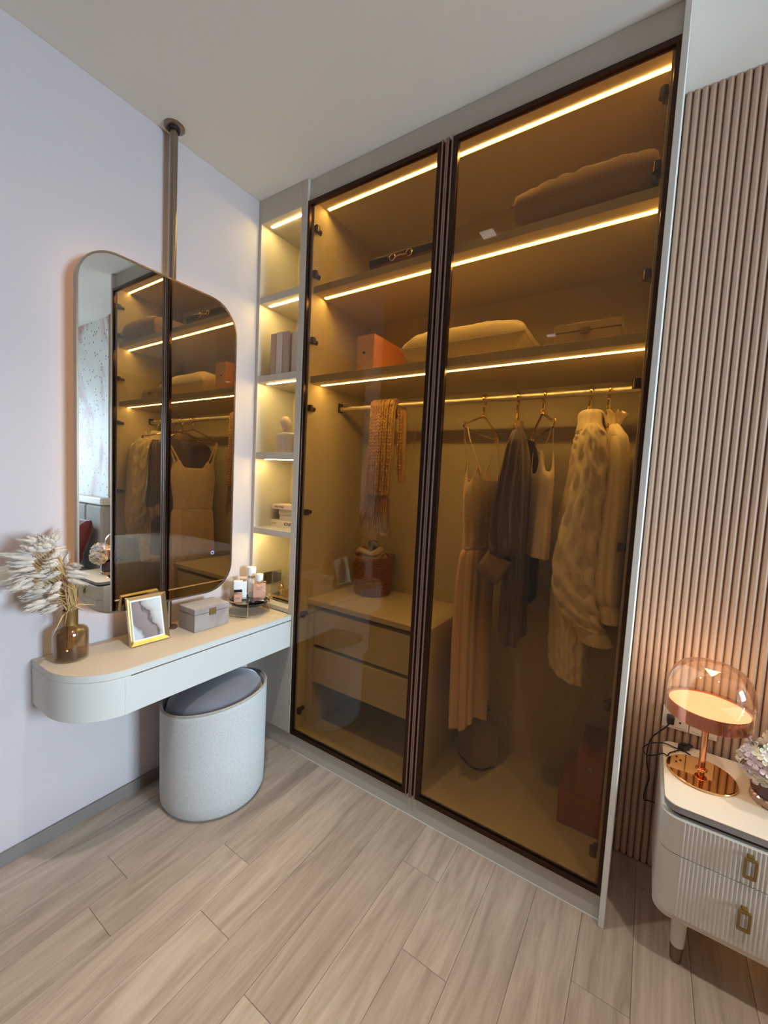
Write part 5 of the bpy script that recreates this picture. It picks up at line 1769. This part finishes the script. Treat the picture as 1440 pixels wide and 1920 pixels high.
rnd = random.Random(77)
heads = [((1.976, 0.058, 0.628), 0.052, 110), ((2.050, 0.100, 0.662), 0.060, 100), ((2.050, 0.190, 0.640), 0.056, 40)]
protos = {}
for (hc, hr, cnt) in heads:
    for i in range(cnt):
        zf = 1 - 2 * (i + 0.5) / cnt
        az = i * 2.399963 + rnd.uniform(-.2, .2)
        rad = sqrt(max(0, 1 - zf * zf))
        d = Vector((rad * cos(az), rad * sin(az), zf))
        pos = Vector(hc) + Vector((d.x * hr, d.y * hr, d.z * hr * 0.92)) * rnd.uniform(0.93, 1.06)
        u = rnd.random()
        mk = 'petal_lilac' if (hc[0] > 2.0 and u < 0.5) else ('petal_pink' if u < 0.42 else ('petal_green' if u > 0.93 else 'petal_cream'))
        if mk not in protos:
            o = floret_mesh(mk).build('floret', mk, hb, local=True, sharp=180)
            protos[mk] = o.data
        else:
            o = bpy.data.objects.new('floret', protos[mk])
            col.objects.link(o)
            o.parent = hb.o
        o.location = hb.inv @ pos
        o.rotation_mode = 'QUATERNION'
        dd = (d + Vector((rnd.uniform(-.6, .6), rnd.uniform(-.6, .6), rnd.uniform(-.6, .6)))).normalized()
        o.rotation_quaternion = dd.to_track_quat('Z', 'Y')
        s = rnd.uniform(0.0120, 0.0160)
        o.scale = (s, s, s)
for k, (hc, hr, cnt) in enumerate(heads):
    blob(hc[0], hc[1], hc[2], hr * 0.86, hr * 0.86, hr * 0.78, k, 0.02).build('flower_head', 'petal_cream', hb, sharp=180)
    MB().tube([(HX + 0.01 * k - .01, HY, 0.53), (hc[0] * 0.4 + HX * 0.6, hc[1], 0.59), (hc[0], hc[1], hc[2] - 0.03)], 0.004, 8).build('stem', 'leaf_green', hb)

# ------------------------------------------------------------------ bed (seen in the mirror)
bd = Thing('bed', (3.35, -0.75, 0), 0, 'upholstered double bed beyond the nightstand, seen in the mirror', 'bed')
BX0, BX1 = 2.42, 4.25
hbk = MB()
for k in range(6):
    xa = BX0 + (BX1 - BX0) * k / 6
    box('headboard_panel', 'headboard_fabric', xa + .002, xa + (BX1 - BX0) / 6 - .002, 0.255, 0.338, 0.12, 0.98, bd, bevel=0.018, seg=3)
box('headboard_rail', 'panel_white', BX0, BX1, 0.250, 0.338, 0.985, 1.05, bd, bevel=0.012)
box('frame', 'headboard_fabric', BX0 + .05, BX1 - .05, -1.80, 0.25, 0.12, 0.26, bd, bevel=0.02)
box('mattress', 'perfume_white', BX0 + .04, BX1 - .04, -1.78, 0.245, 0.262, 0.42, bd, bevel=0.05, seg=4)
dv_ = MB().prism([(BX0 + .01, 0.20), (BX0 - .005, 0.30), (BX0 + .005, 0.41), (BX0 + .05, 0.455), (BX1 - .05, 0.455), (BX1 - .005, 0.41), (BX1 + .005, 0.30), (BX1 - .01, 0.20), (BX1 - .03, 0.20), (BX1 - .03, 0.40), (BX1 - .07, 0.425), (BX0 + .07, 0.425), (BX0 + .03, 0.40), (BX0 + .03, 0.20)], -1.80, -0.25, 'y')
dv_.build('duvet', 'duvet', bd, bevel=0.012, seg=3, sharp=40)
for lx, ly_ in ((BX0 + .12, 0.1), (BX1 - .12, 0.1), (BX0 + .12, -1.65), (BX1 - .12, -1.65)):
    MB().lathe([(0.025, 0.12), (0.02, 0.0), (0, 0)], (lx, ly_, 0), 20).build('leg', 'black_mat', bd)
MB().box(BX0 + .07, BX0 + .08, -1.6, 0.2, 0.108, 0.119).build('underbed_strip', 'underbed_led', bd, smooth=False)
MB().box(NX0 + 0.20, NX1 - 0.05, 0.24, 0.25, 0.148, 0.154).build('glow_strip', 'underbed_led', ns, smooth=False)
cushion('cushion', 2.70, 0.130, 0.425, 0.46, 0.46, 0.16, 0.0, 'red_velvet', 'dark red velvet cushion leaning on the headboard, seen in the mirror', 21, q=0.5, tilt=(radians(72), 0))
cushion('cushion', 3.45, 0.085, 0.425, 0.60, 0.45, 0.16, 0.0, 'duvet', 'pale pillow leaning on the headboard beyond the red cushion', 22, q=0.5, tilt=(radians(72), 0))

bpy.context.view_layer.update()
